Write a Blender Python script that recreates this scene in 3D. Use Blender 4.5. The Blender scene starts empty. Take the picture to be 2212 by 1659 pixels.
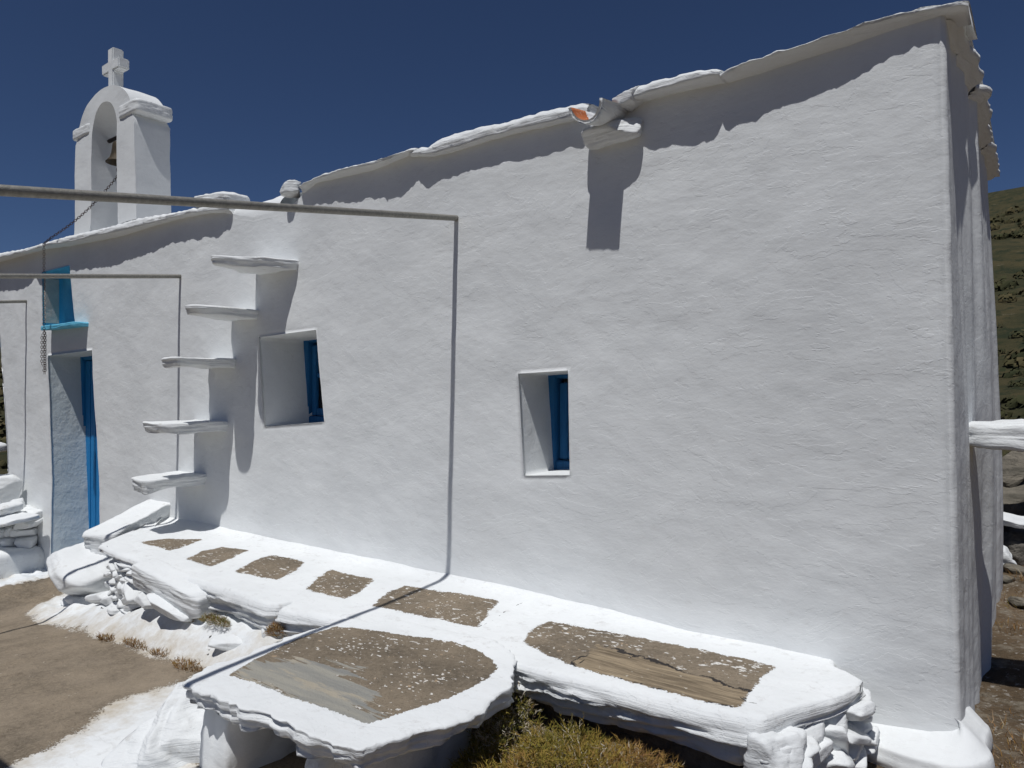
import bpy, math, random
import numpy as np
from mathutils import Vector, Matrix, Euler, noise as mnoise
random.seed(7)

# ------------------------------------------------------------------ camera, sky, sun, exposure
S = 2.6                      # metres from the camera to the front wall
EYE = 1.57
A = math.radians(36.6)       # camera heading, to the left of the wall's normal
CA, SA = math.cos(A), math.sin(A)
F, CX, HY = 1550.0, 1106.0, 840.0    # focal length, centre and horizon in photo units (2212 wide)
scene = bpy.context.scene
cam_d = bpy.data.cameras.new('camera'); cam = bpy.data.objects.new('camera', cam_d)
scene.collection.objects.link(cam)
cam.location = (0, -S, EYE); cam.rotation_euler = (math.radians(90), 0, A)
cam_d.sensor_width = 36; cam_d.lens = 36 * F / 2212; cam_d.shift_y = (HY - 829.5) / 2212
cam_d.clip_start = 0.05; cam_d.clip_end = 3000
scene.camera = cam

SUN_T = 2.45                 # tangent of the sun's elevation across the wall
sun_dir = Vector((-0.084, 1 / SUN_T, -1.0)).normalized()      # travelling direction of the light
sun_d = bpy.data.lights.new('sun', 'SUN'); sun = bpy.data.objects.new('sun', sun_d)
scene.collection.objects.link(sun)
sun_d.energy = 4.1; sun_d.angle = math.radians(0.53); sun_d.color = (1.0, 0.988, 0.97)
sun.rotation_euler = sun_dir.to_track_quat('-Z', 'Y').to_euler()
sun.location = (0, 0, 20)
world = bpy.data.worlds.new('World'); scene.world = world; world.use_nodes = True
wn = world.node_tree.nodes; wn.clear()
w_out = wn.new('ShaderNodeOutputWorld'); w_bg = wn.new('ShaderNodeBackground'); w_sky = wn.new('ShaderNodeTexSky')
w_sky.sky_type = 'NISHITA'; w_sky.sun_disc = False
w_sky.sun_elevation = math.asin(-sun_dir.z); w_sky.sun_rotation = math.atan2(-sun_dir.x, -sun_dir.y)
w_sky.altitude = 2000; w_sky.air_density = 0.85; w_sky.dust_density = 0.1; w_sky.ozone_density = 4.5
w_bg.inputs['Strength'].default_value = 0.05
w_tint = wn.new('ShaderNodeMix'); w_tint.data_type = 'RGBA'; w_tint.blend_type = 'MULTIPLY'; w_tint.inputs[0].default_value = 1.0
w_tint.inputs[7].default_value = (0.80, 0.87, 1.03, 1)
world.node_tree.links.new(w_sky.outputs[0], w_tint.inputs[6]); world.node_tree.links.new(w_tint.outputs[2], w_bg.inputs[0]); world.node_tree.links.new(w_bg.outputs[0], w_out.inputs[0])
scene.view_settings.view_transform = 'Standard'; scene.view_settings.look = 'None'
scene.view_settings.exposure = -0.33; scene.view_settings.gamma = 1.0
scene.render.engine = 'CYCLES'
scene.cycles.max_bounces = 8; scene.cycles.diffuse_bounces = 5

# ------------------------------------------------------------------ measuring helpers (photo units -> metres)
def ray(px, py):
    xx = (px - CX) / F
    return CA * xx - SA, CA + SA * xx, (HY - py) / F
def PW(px, py, n=1.0):       # on a plane parallel to the wall (n = 1 is the wall)
    a, b, c = ray(px, py); t = n * S / b
    return Vector((a * t, -S + n * S, EYE + c * t))
def PZ(px, py, z):           # on a horizontal plane
    a, b, c = ray(px, py); t = (z - EYE) / c
    return Vector((a * t, -S + b * t, z))
def Yn(n): return -S + n * S
def Zd(z): return EYE + z * S

def fb(v, sc, o=3, seed=0.0):
    s, a, r = sc, 1.0, 0.0
    for i in range(o):
        r += a * mnoise.noise(Vector((v[0] * s + seed * 7.3 + i * 3.1, v[1] * s + seed * 3.7, v[2] * s - seed * 5.1)))
        a *= 0.5; s *= 2.03
    return r
def fb3(x, y, z, o=2, seed=0.0):
    return fb((x, y, z), 1.0, o, seed)
def interp(x, pts): return float(np.interp(x, [p[0] for p in pts], [p[1] for p in pts]))

# ------------------------------------------------------------------ object helpers
COL = scene.collection
def thing(name, label, cat, loc, group=None):
    o = bpy.data.objects.new(name, None); COL.objects.link(o); o.location = loc
    o.empty_display_size = 0.2
    tag(o, label, cat, group); return o
def tag(o, label=None, cat=None, group=None, kind=None):
    if label: o['label'] = label
    if cat: o['category'] = cat
    if group: o['group'] = group
    if kind: o['kind'] = kind
    return o
def mk(name, verts, faces, mats, parent=None, smooth=True, fmat=None, attrs=None):
    me = bpy.data.meshes.new(name)
    loc = Vector(parent.location) if parent is not None and parent.parent is None else Vector((0, 0, 0))
    me.from_pydata([tuple(v) for v in verts], [], faces)
    if not isinstance(mats, (list, tuple)): mats = [mats]
    for m in mats: me.materials.append(m)
    if smooth: me.polygons.foreach_set('use_smooth', [True] * len(me.polygons))
    if fmat is not None: me.polygons.foreach_set('material_index', fmat)
    if attrs:
        for k, arr in attrs.items():
            at = me.attributes.new(k, 'FLOAT', 'POINT'); at.data.foreach_set('value', np.asarray(arr, dtype=np.float32))
    me.validate(); me.update()
    o = bpy.data.objects.new(name, me); COL.objects.link(o)
    if parent is not None:
        o.parent = parent; o.matrix_parent_inverse = Matrix.Translation(-loc)
    return o
def seat_origin(o, c):       # put the origin of an unparented mesh at its own base
    o.data.transform(Matrix.Translation(-Vector(c))); o.location = c; return o

def sdf_poly(P, poly):       # signed distance (inside > 0), P (N,2)
    P = np.asarray(P, float); poly = np.asarray(poly, float); n = len(poly)
    d = np.full(len(P), 1e9); ins = np.zeros(len(P), bool)
    for i in range(n):
        a = poly[i]; b = poly[(i + 1) % n]; e = b - a; w = P - a
        t = np.clip((w @ e) / (e @ e + 1e-12), 0, 1)
        q = w - t[:, None] * e
        d = np.minimum(d, np.hypot(q[:, 0], q[:, 1]))
        c = ((a[1] <= P[:, 1]) != (b[1] <= P[:, 1]))
        with np.errstate(divide='ignore', invalid='ignore'):
            xi = a[0] + (P[:, 1] - a[1]) / (b[1] - a[1] + 1e-15) * e[0]
        ins ^= c & (P[:, 0] < xi)
    return np.where(ins, d, -d)
def dist_line(P, line):
    P = np.asarray(P, float); d = np.full(len(P), 1e9)
    for a, b in zip(line[:-1], line[1:]):
        a = np.asarray(a); b = np.asarray(b); e = b - a; w = P - a
        t = np.clip((w @ e) / (e @ e + 1e-12), 0, 1)
        q = w - t[:, None] * e; d = np.minimum(d, np.hypot(q[:, 0], q[:, 1]))
    return d

# ------------------------------------------------------------------ materials
def newmat(name):
    m = bpy.data.materials.new(name); m.use_nodes = True
    nt = m.node_tree; nt.nodes.clear()
    out = nt.nodes.new('ShaderNodeOutputMaterial'); b = nt.nodes.new('ShaderNodeBsdfPrincipled')
    nt.links.new(b.outputs[0], out.inputs[0]); b.inputs['Roughness'].default_value = 0.9
    b.inputs['Specular IOR Level'].default_value = 0.25
    return m, nt, b
class N:
    def __init__(s, nt):
        s.nt = nt; tc = nt.nodes.new('ShaderNodeTexCoord'); s.co = tc.outputs['Object']
    def link(s, a, b): s.nt.links.new(a, b)
    def put(s, sock, v):
        if hasattr(v, 'links'): s.nt.links.new(v, sock)
        elif isinstance(v, (tuple, list)) and len(v) == 3 and sock.type == 'RGBA': sock.default_value = (*v, 1)
        else: sock.default_value = v
    def map(s, scale=(1, 1, 1), rot=(0, 0, 0), src=None):
        n = s.nt.nodes.new('ShaderNodeMapping'); s.link(src or s.co, n.inputs[0])
        n.inputs['Scale'].default_value = scale; n.inputs['Rotation'].default_value = rot; return n.outputs[0]
    def noise(s, scale, detail=4, rough=0.55, co=None, dist=0.0):
        n = s.nt.nodes.new('ShaderNodeTexNoise'); s.link(co or s.co, n.inputs['Vector'])
        n.inputs['Scale'].default_value = scale; n.inputs['Detail'].default_value = detail
        n.inputs['Roughness'].default_value = rough; n.inputs['Distortion'].default_value = dist
        return n.outputs['Fac']
    def voro(s, scale, feat='F1', co=None, out='Distance'):
        n = s.nt.nodes.new('ShaderNodeTexVoronoi'); s.link(co or s.co, n.inputs['Vector'])
        n.feature = feat; n.inputs['Scale'].default_value = scale; return n.outputs[out]
    def ramp(s, fac, stops, interp='LINEAR'):
        n = s.nt.nodes.new('ShaderNodeValToRGB'); s.link(fac, n.inputs[0]); cr = n.color_ramp
        cr.interpolation = interp
        while len(cr.elements) < len(stops): cr.elements.new(0.5)
        for e, (p, c) in zip(cr.elements, stops):
            e.position = p; e.color = (c, c, c, 1) if not isinstance(c, tuple) else (*c, 1)
        return n.outputs[0]
    def mix(s, fac, a, b, mode='MIX'):
        n = s.nt.nodes.new('ShaderNodeMix'); n.data_type = 'RGBA'; n.blend_type = mode
        s.put(n.inputs[0], fac); s.put(n.inputs[6], a); s.put(n.inputs[7], b); return n.outputs[2]
    def math(s, op, a, b=0.0, c=None):
        n = s.nt.nodes.new('ShaderNodeMath'); n.operation = op
        s.put(n.inputs[0], a); s.put(n.inputs[1], b)
        if c is not None: s.put(n.inputs[2], c)
        return n.outputs[0]
    def attr(s, name):
        n = s.nt.nodes.new('ShaderNodeAttribute'); n.attribute_name = name; return n.outputs['Fac']
    def bump(s, h, dist, strength=1.0, prev=None):
        n = s.nt.nodes.new('ShaderNodeBump'); n.inputs['Distance'].default_value = dist
        n.inputs['Strength'].default_value = strength; s.link(h, n.inputs['Height'])
        if prev is not None: s.link(prev, n.inputs['Normal'])
        return n.outputs[0]

WHITE = (0.772, 0.79, 0.792)
def white_nodes(k, soft=1.0, layered=0.0, flake=1.0):
    """colour and normal of hand-brushed limewash"""
    st = k.map((0.72, 1.0, 1.35))
    c = k.mix(k.ramp(k.noise(2.3, 5), [(0.35, 0.0), (0.7, 1.0)]), WHITE, (0.70, 0.718, 0.722))
    c = k.mix(k.ramp(k.noise(30, 3, co=st), [(0.56, 0.0), (0.74, 0.35)]), c, (0.66, 0.66, 0.655))
    n = k.bump(k.noise(3.2, 3, co=st), 0.009 * soft)
    n = k.bump(k.noise(13, 4, 0.6, co=st), 0.0023 * soft, prev=n)
    if flake:
        f = k.noise(2.6, 7, 0.62, co=st, dist=0.4)
        stair = k.ramp(f, [(0.30, 0.0), (0.40, 0.0), (0.405, 0.25), (0.50, 0.27), (0.505, 0.5), (0.575, 0.5), (0.58, 0.8), (0.66, 0.82), (0.664, 1.0)])
        n = k.bump(stair, 0.0026 * flake, prev=n)
    n = k.bump(k.noise(75, 3, 0.6, co=st), 0.0006 * soft, prev=n)
    if layered:
        ly = k.map((1.2, 1.2, 26), rot=(0.05, 0.07, 0))
        n = k.bump(k.noise(2.2, 6, 0.65, co=ly, dist=0.3), 0.02 * layered, prev=n)
    n = k.bump(k.noise(240, 2), 0.0003, prev=n)
    return c, n
def white_mat(name, soft=1.0, layered=0.0, flake=1.0, grime=0.0, dapple=0.0):
    m, nt, b = newmat(name); k = N(nt)
    c, n = white_nodes(k, soft, layered, flake)
    if grime:
        g = k.ramp(k.noise(9, 6, 0.7), [(0.60, 0.0), (0.72, grime)])
        c = k.mix(g, c, (0.36, 0.33, 0.28))
    k.put(b.inputs['Base Color'], c); k.link(n, b.inputs['Normal']); return m
M_WALL = white_mat('limewash', 1.0, 0, 0.5)
M_EAVE = white_mat('limewash_eave', 1.0, 0.5, 0.6, 0.25)
M_STEP = white_mat('limewash_step', 1.2, 0.4, 0.5, 0.6)
M_STONE = white_mat('limewash_stone', 1.2, 0.5, 0.5, 0.35)
M_BOULDER = white_mat('limewash_boulder', 2.2, 0.6, 0.6, 0.4)
M_ROCK = white_mat('limewash_rubble', 2.0, 0.12, 0.6, 0.45)
M_TOWER = white_mat('limewash_tower', 0.7, 0, 0.4)

def bare_brown(k, dark=1.0, specks=True, grey=0.0, wood=False):
    c = k.mix(k.ramp(k.noise(3.2, 7, 0.68), [(0.34, 0.0), (0.66, 1.0)]), (0.205 * dark, 0.165 * dark, 0.118 * dark), (0.102 * dark, 0.083 * dark, 0.061 * dark))
    c = k.mix(k.ramp(k.noise(55, 4, 0.7), [(0.45, 0.0), (0.75, 0.7)]), c, (0.25 * dark, 0.205 * dark, 0.15 * dark))
    c = k.mix(k.ramp(k.noise(120, 3, 0.7), [(0.55, 0.0), (0.72, 0.8)]), c, (0.05, 0.042, 0.032))
    if specks:
        v = k.voro(48, co=k.map((1, 1.3, 1)))
        dens = k.ramp(k.noise(6, 4, 0.6), [(0.42, 0.0), (0.62, 1.0)])
        thr = k.math('MULTIPLY', dens, 0.31)
        sp = k.math('LESS_THAN', k.math('ADD', v, k.math('MULTIPLY', k.noise(160, 2), 0.12)), thr)
        c = k.mix(sp, c, (0.66, 0.63, 0.58))
        n2 = k.math('ADD', k.noise(38, 5, 0.6, co=k.map((0.7, 1.2, 1))), k.math('MULTIPLY', k.noise(5, 3), 0.22))
        c = k.mix(k.math('GREATER_THAN', n2, 0.735), c, (0.68, 0.66, 0.62))
        c = k.mix(k.math('GREATER_THAN', k.noise(31, 4, 0.6, co=k.map((1, 1, 3))), 0.685), c, (0.40, 0.30, 0.20))
    return c
def masked_mat(name, dark=1.0, layered=0.3, slate=False, ragged=0.05, beige=0.0, rsc=22, specks=True, dither=0.35, dusty=False):
    m, nt, b = newmat(name); k = N(nt)
    c, n = white_nodes(k, 2.0, layered, 0.9)
    c = k.mix(k.ramp(k.noise(16, 6, 0.75), [(0.57, 0.0), (0.70, 0.55)]), c, (0.50, 0.49, 0.475))
    if beige:
        sd0 = k.attr('sd')
        g = k.ramp(k.math('ADD', k.math('MULTIPLY', sd0, 2.2), k.math('MULTIPLY', k.noise(12, 5, 0.7), 1.0)), [(0.15, 0.0), (0.62, beige)])
        c = k.mix(g, c, (0.47, 0.41, 0.32))
    bare = bare_brown(k, dark, specks)
    if dusty:
        bare = k.mix(k.ramp(k.noise(1.3, 6, 0.7), [(0.46, 0.0), (0.66, 0.55)]), bare, (0.36, 0.295, 0.22))
        bare = k.mix(k.math('GREATER_THAN', k.noise(27, 5, 0.65), 0.70), bare, (0.5, 0.45, 0.37))
        bare = k.mix(k.ramp(k.noise(9, 6, 0.75), [(0.60, 0.0), (0.72, 0.7)]), bare, (0.08, 0.06, 0.04))
    if slate:
        sl = k.attr('slate')
        smask = k.math('GREATER_THAN', k.math('ADD', sl, k.math('MULTIPLY', k.math('SUBTRACT', k.noise(8, 6, 0.65, co=k.map((0.32, 3.0, 1))), 0.5), 0.42)), 0.0)
        scol = k.mix(k.ramp(k.noise(7, 5, co=k.map((0.35, 3.5, 1))), [(0.35, 0.0), (0.65, 1.0)]), (0.24, 0.24, 0.225), (0.34, 0.325, 0.28))
        scol = k.mix(k.ramp(k.noise(5, 5, 0.7, co=k.map((0.4, 2.5, 1))), [(0.55, 0.0), (0.6, 1.0)]), scol, (0.385, 0.345, 0.275))
        bare = k.mix(smask, bare, scol)
    crk = k.attr('wood')
    wcol = k.mix(k.ramp(k.noise(5, 6, 0.7, co=k.map((1.0, 14, 6), rot=(0, 0, -0.1))), [(0.38, 0.0), (0.62, 1.0)]), (0.14, 0.108, 0.072), (0.36, 0.285, 0.19))
    wm = k.ramp(k.math('ADD', crk, k.math('MULTIPLY', k.math('SUBTRACT', k.noise(14, 5, 0.7), 0.5), 0.45)), [(0.49, 0.0), (0.51, 1.0)])
    wcol = k.mix(k.math('GREATER_THAN', k.noise(46, 4, 0.6), 0.69), wcol, (0.5, 0.45, 0.37))
    bare = k.mix(wm, bare, wcol)
    wq = k.math('ADD', crk, k.math('MULTIPLY', k.math('SUBTRACT', k.noise(14, 5, 0.7), 0.5), 0.45))
    wl = k.math('LESS_THAN', k.math('ABSOLUTE', k.math('SUBTRACT', wq, 0.47)), k.math('MULTIPLY', k.ramp(k.noise(9, 3), [(0.42, 0.0), (0.62, 1.0)]), 0.045))
    bare = k.mix(wl, bare, (0.035, 0.03, 0.028))
    sd = k.attr('sd')
    e = k.math('ADD', sd, k.math('MULTIPLY', k.math('SUBTRACT', k.noise(rsc, 6, 0.7), 0.5), ragged * 2))
    e = k.math('ADD', e, k.math('MULTIPLY', k.math('SUBTRACT', k.noise(140, 3, 0.6), 0.5), ragged * dither))
    mask = k.math('GREATER_THAN', e, 0.0)
    c = k.mix(mask, c, bare)
    ck = k.attr('crack')
    cm = k.math('LESS_THAN', k.math('ADD', ck, k.math('MULTIPLY', k.noise(50, 4, 0.7), 0.010)), 0.0072)
    c = k.mix(cm, c, (0.03, 0.027, 0.023))
    n = k.bump(mask, 0.002, 1.0, prev=n); nt.nodes[-1].invert = True
    n2 = k.bump(k.noise(60, 5, 0.75), 0.006, prev=n)
    mx = nt.nodes.new('ShaderNodeMix'); mx.data_type = 'VECTOR'
    k.link(mask, mx.inputs[0]); k.link(n, mx.inputs[4]); k.link(n2, mx.inputs[5])
    k.put(b.inputs['Base Color'], c); k.link(mx.outputs[1], b.inputs['Normal']); return m
M_SEAT = masked_mat('limewashed_seat', 1.3, 0.35, ragged=0.03, dither=1.1)
M_TABLE = masked_mat('limewashed_table', 1.15, 0.3, slate=True, ragged=0.022, dither=0.9)
M_COURT = masked_mat('courtyard_concrete', 1.35, 0.0, ragged=0.15, beige=0.9, rsc=4, specks=False, dither=0.9, dusty=True)

def simple(name, c1, c2, sc=10, rough=0.8, bump=0.0, bsc=60, metal=0.0, stretch=(1, 1, 1), lo=0.35, hi=0.65):
    m, nt, b = newmat(name); k = N(nt)
    c = k.mix(k.ramp(k.noise(sc, 5, 0.65, co=k.map(stretch)), [(lo, 0.0), (hi, 1.0)]), c1, c2)
    k.put(b.inputs['Base Color'], c); b.inputs['Roughness'].default_value = rough; b.inputs['Metallic'].default_value = metal
    if bump: k.link(k.bump(k.noise(bsc, 5, 0.65, co=k.map(stretch)), bump), b.inputs['Normal'])
    return m
M_PALEBLUE = simple('pale_blue_limewash', (0.60, 0.675, 0.695), (0.67, 0.725, 0.735), 3, 0.9, 0.008, 14)
M_SKYBLUE = simple('sky_blue_paint', (0.11, 0.44, 0.64), (0.16, 0.51, 0.70), 8, 0.6, 0.003, 25)
M_BLUE = simple('blue_wood_paint', (0.016, 0.12, 0.29), (0.025, 0.155, 0.36), 14, 0.5, 0.002, 40, stretch=(6, 6, 0.6))
M_DOOR = simple('door_blue_paint', (0.012, 0.17, 0.42), (0.018, 0.21, 0.50), 14, 0.5, 0.002, 40, stretch=(6, 6, 0.6))
M_TAUPE = simple('bare_plaster_panel', (0.66, 0.575, 0.50), (0.54, 0.47, 0.41), 9, 0.9, 0.006, 18)
M_PIPE = simple('galvanised_pipe', (0.24, 0.235, 0.21), (0.34, 0.325, 0.29), 9, 0.5, 0.002, 30, 0.35, (1, 8, 8))
M_RUST = simple('rusty_chain', (0.035, 0.03, 0.035), (0.10, 0.055, 0.04), 60, 0.6, 0.0, metal=0.5)
M_BRONZE = simple('weathered_bronze', (0.07, 0.05, 0.03), (0.04, 0.035, 0.024), 30, 0.6, 0.003, 60, 0.3)
M_IRON = simple('dark_iron', (0.03, 0.028, 0.027), (0.06, 0.05, 0.045), 30, 0.6, metal=0.4)
M_TERRA = simple('terracotta', (0.46, 0.15, 0.055), (0.36, 0.12, 0.05), 22, 0.85, 0.003, 50)
M_SCHIST = simple('bare_schist', (0.23, 0.205, 0.165), (0.085, 0.078, 0.062), 4, 0.9, 0.02, 12, stretch=(1, 1, 5))
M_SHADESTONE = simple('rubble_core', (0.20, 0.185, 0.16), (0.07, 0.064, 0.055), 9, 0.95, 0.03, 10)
m, nt, b = newmat('window_glass'); M_GLASS = m
b.inputs['Base Color'].default_value = (0.01, 0.012, 0.016, 1); b.inputs['Roughness'].default_value = 0.15

# dry hillside earth
m, nt, b = newmat('dry_earth'); k = N(nt); M_EARTH = m
c = k.mix(k.ramp(k.noise(1.7, 6, 0.65), [(0.35, 0.0), (0.65, 1.0)]), (0.20, 0.14, 0.085), (0.12, 0.085, 0.05))
c = k.mix(k.ramp(k.noise(11, 5, 0.7), [(0.5, 0.0), (0.7, 0.8)]), c, (0.34, 0.30, 0.235))
c = k.mix(k.ramp(k.noise(40, 4, 0.7), [(0.58, 0.0), (0.66, 0.9)]), c, (0.50, 0.47, 0.42))
c = k.mix(k.ramp(k.noise(26, 4, 0.7), [(0.60, 0.0), (0.70, 0.8)]), c, (0.06, 0.045, 0.028))
k.put(b.inputs['Base Color'], c); k.link(k.bump(k.noise(18, 7, 0.7), 0.05), b.inputs['Normal'])
m, nt, b = newmat('hillside_scrubland'); k = N(nt); M_HILL = m
c = k.mix(k.ramp(k.noise(0.35, 8, 0.7), [(0.38, 0.0), (0.62, 1.0)]), (0.075, 0.062, 0.027), (0.040, 0.041, 0.017))
c = k.mix(k.ramp(k.noise(0.9, 7, 0.72), [(0.50, 0.0), (0.60, 1.0)]), c, (0.026, 0.033, 0.014))
c = k.mix(k.ramp(k.noise(0.55, 8, 0.75, co=k.map((1, 1, 3))), [(0.62, 0.0), (0.68, 0.9)]), c, (0.21, 0.18, 0.13))
k.put(b.inputs['Base Color'], c); k.link(k.bump(k.noise(0.8, 7, 0.7), 0.6), b.inputs['Normal'])
def leafmat(name):
    m, nt, b = newmat(name); k = N(nt)
    n = nt.nodes.new('ShaderNodeAttribute'); n.attribute_name = 'tone'
    c = k.ramp(n.outputs['Fac'], [(0.0, (0.12, 0.125, 0.03)), (0.25, (0.25, 0.20, 0.035)), (0.5, (0.30, 0.19, 0.05)), (0.75, (0.24, 0.125, 0.05)), (0.9, (0.42, 0.35, 0.24)), (1.0, (0.55, 0.51, 0.43))])
    k.put(b.inputs['Base Color'], c); return m
M_TWIG = leafmat('thorny_twigs')
m, nt, b = newmat('scrub_leaves'); k = N(nt); M_SCRUB = m
n = nt.nodes.new('ShaderNodeAttribute'); n.attribute_name = 'tone'
k.put(b.inputs['Base Color'], k.ramp(n.outputs['Fac'], [(0.0, (0.024, 0.03, 0.012)), (0.5, (0.05, 0.05, 0.02)), (1.0, (0.11, 0.085, 0.04))]))

# ------------------------------------------------------------------ generic shapes
def rock_data(dims, p=4.0, n=12, amp=0.12, layer=0.0, seed=0.0, fine=0.04, facet=0):
    """rounded, faceted stone centred on the origin"""
    vs, idx, fs = [], {}, []
    def vid(a, b_, c_):
        key = (a, b_, c_)
        if key not in idx: idx[key] = len(vs); vs.append(key)
        return idx[key]
    R = range(n)
    for i in R:
        for j in R:
            for s in (0, n):
                q = [(i, j), (i + 1, j), (i + 1, j + 1), (i, j + 1)]
                if s == 0: q = q[::-1]
                fs.append([vid(a, b_, s) for a, b_ in q])
                fs.append([vid(s, a, b_) for a, b_ in q])
                fs.append([vid(b_, s, a) for a, b_ in q])
    out = []; md = min(dims); rnd = random.Random(seed * 17.3 + 1)
    planes = []
    if facet:
        for i in range(facet):
            d = Vector((rnd.gauss(0, 1), rnd.gauss(0, 1), rnd.gauss(0, 1))).normalized()
            planes.append((d, rnd.uniform(0.68, 0.98) * (abs(d.x) ** 1.4 + abs(d.y) ** 1.4 + abs(d.z) ** 1.4) ** 0.45))
    for a, b_, c_ in vs:
        v = Vector((a / n * 2 - 1, b_ / n * 2 - 1, c_ / n * 2 - 1))
        L = (abs(v.x) ** p + abs(v.y) ** p + abs(v.z) ** p) ** (1 / p)
        v = v / L
        for d, r in planes:
            q = d.dot(v)
            if q > r: v = v * (r / q)
        w = Vector((v.x * dims[0] / 2, v.y * dims[1] / 2, v.z * dims[2] / 2))
        q = w / md
        d = amp * fb(q, 0.9, 2, seed) + fine * fb(q, 3.5, 3, seed + 9)
        if layer:
            d += layer * mnoise.noise(Vector((q.x * 0.7 + seed, q.y * 0.7, q.z * 7.0 + 0.5 * q.x))) 
            d += layer * 0.6 * mnoise.noise(Vector((q.x * 0.5 - seed, q.y * 0.5, q.z * 17.0)))
        nn = Vector((v.x / dims[0], v.y / dims[1], v.z / dims[2])).normalized()
        out.append(w + nn * d * md)
    return out, fs
def rock(name, loc, dims, rot=(0, 0, 0), mat=None, parent=None, p=4.0, n=12, amp=0.12, layer=0.0, seed=0.0, fine=0.04, facet=0):
    v, f = rock_data(dims, p, n, amp, layer, seed, fine, facet)
    R = Euler(rot).to_matrix(); loc = Vector(loc)
    return mk(name, [R @ q + loc for q in v], f, mat or M_ROCK, parent)

def slab(name, poly, ztop, th, mat, parent, rings=14, step=0.02, jit=0.008, seed=0, layer=0.006, round_=0.018, taper=0.0, zfun=None, attrs=None, wob=0.003, botz=None):
    """flat irregular slab from a plan outline: ragged layered edge, slightly uneven top"""
    P = [Vector((p[0], p[1])) for p in poly]; pts = []
    for a, b_ in zip(P, P[1:] + P[:1]):
        m = max(1, int((b_ - a).length / step))
        for i in range(m): pts.append(a + (b_ - a) * (i / m))
    for _ in range(2):
        pts = [(pts[i - 1] + pts[i] * 2 + pts[(i + 1) % len(pts)]) / 4 for i in range(len(pts))]
    c = sum(pts, Vector((0, 0))) / len(pts)
    n = len(pts); nor = []
    for i in range(n):
        t = (pts[(i + 1) % n] - pts[i - 1]); q = Vector((t.y, -t.x)).normalized()
        nor.append(q if q.dot(pts[i] - c) > 0 else -q)
    pts = [pts[i] + nor[i] * (jit * fb3(pts[i].x * 9, pts[i].y * 9, seed, 3) * 1.4 + jit * fb3(pts[i].x * 40, pts[i].y * 40, seed, 2) * 0.5) for i in range(n)]
    vs, fs, loops = [], [], []
    def z0(x, y): return ztop + (zfun(x, y) if zfun else 0.0) + wob * fb3(x * 5, y * 5, seed, 3)
    fr = [1 - (1 - i / rings) ** 1.0 for i in range(rings)]
    # top, from centre outwards
    vs.append((c.x, c.y, z0(c.x, c.y))); loops.append([0])
    for r in range(1, rings + 1):
        L = []
        for i in range(n):
            q = c + (pts[i] - nor[i] * round_ - c) * (r / rings)
            L.append(len(vs)); vs.append((q.x, q.y, z0(q.x, q.y)))
        loops.append(L)
    K = 12
    for kx in range(1, K + 1):
        L = []
        for i in range(n):
            f = kx / K; thi = th * (1 + 0.28 * fb3(pts[i].x * 6, pts[i].y * 6, seed + 4, 2))
            if f < 0.3:
                a = f / 0.3 * math.pi / 2; off = -round_ + round_ * math.sin(a); dz = round_ * (1 - math.cos(a)) * 0.9
            else:
                g = (f - 0.3) / 0.7; off = -taper * g; dz = round_ * 0.9 + (thi - round_ * 0.9) * g
            lz = dz * 60
            lay = layer * (mnoise.noise(Vector((pts[i].x * 5, pts[i].y * 5, lz + seed))) + 0.7 * mnoise.noise(Vector((pts[i].x * 14, pts[i].y * 14, lz * 2 + seed))))
            q = pts[i] + nor[i] * (off + lay * min(1, f * 3))
            L.append(len(vs)); vs.append((q.x, q.y, z0(q.x, q.y) - dz))
        loops.append(L)
    L = []
    for i in range(n):
        q = c + (pts[i] - c) * 0.55
        L.append(len(vs)); vs.append((q.x, q.y, z0(q.x, q.y) - (th if botz is None else ztop - botz)))
    loops.append(L)
    vs.append((c.x, c.y, z0(c.x, c.y) - (th if botz is None else ztop - botz))); loops.append([len(vs) - 1])
    sgn = 0.0
    for i in range(n): sgn += pts[i - 1].x * pts[i].y - pts[i].x * pts[i - 1].y
    for La, Lb in zip(loops[:-1], loops[1:]):
        for i in range(n):
            j = (i + 1) % n
            if len(La) == 1: f = [La[0], Lb[i], Lb[j]]
            elif len(Lb) == 1: f = [La[i], Lb[0], La[j]]
            else: f = [La[i], Lb[i], Lb[j], La[j]]
            fs.append(f if sgn > 0 else f[::-1])
    at = attrs(np.array(vs)) if attrs else None
    return mk(name, vs, fs, mat, parent, attrs=at)

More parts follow.
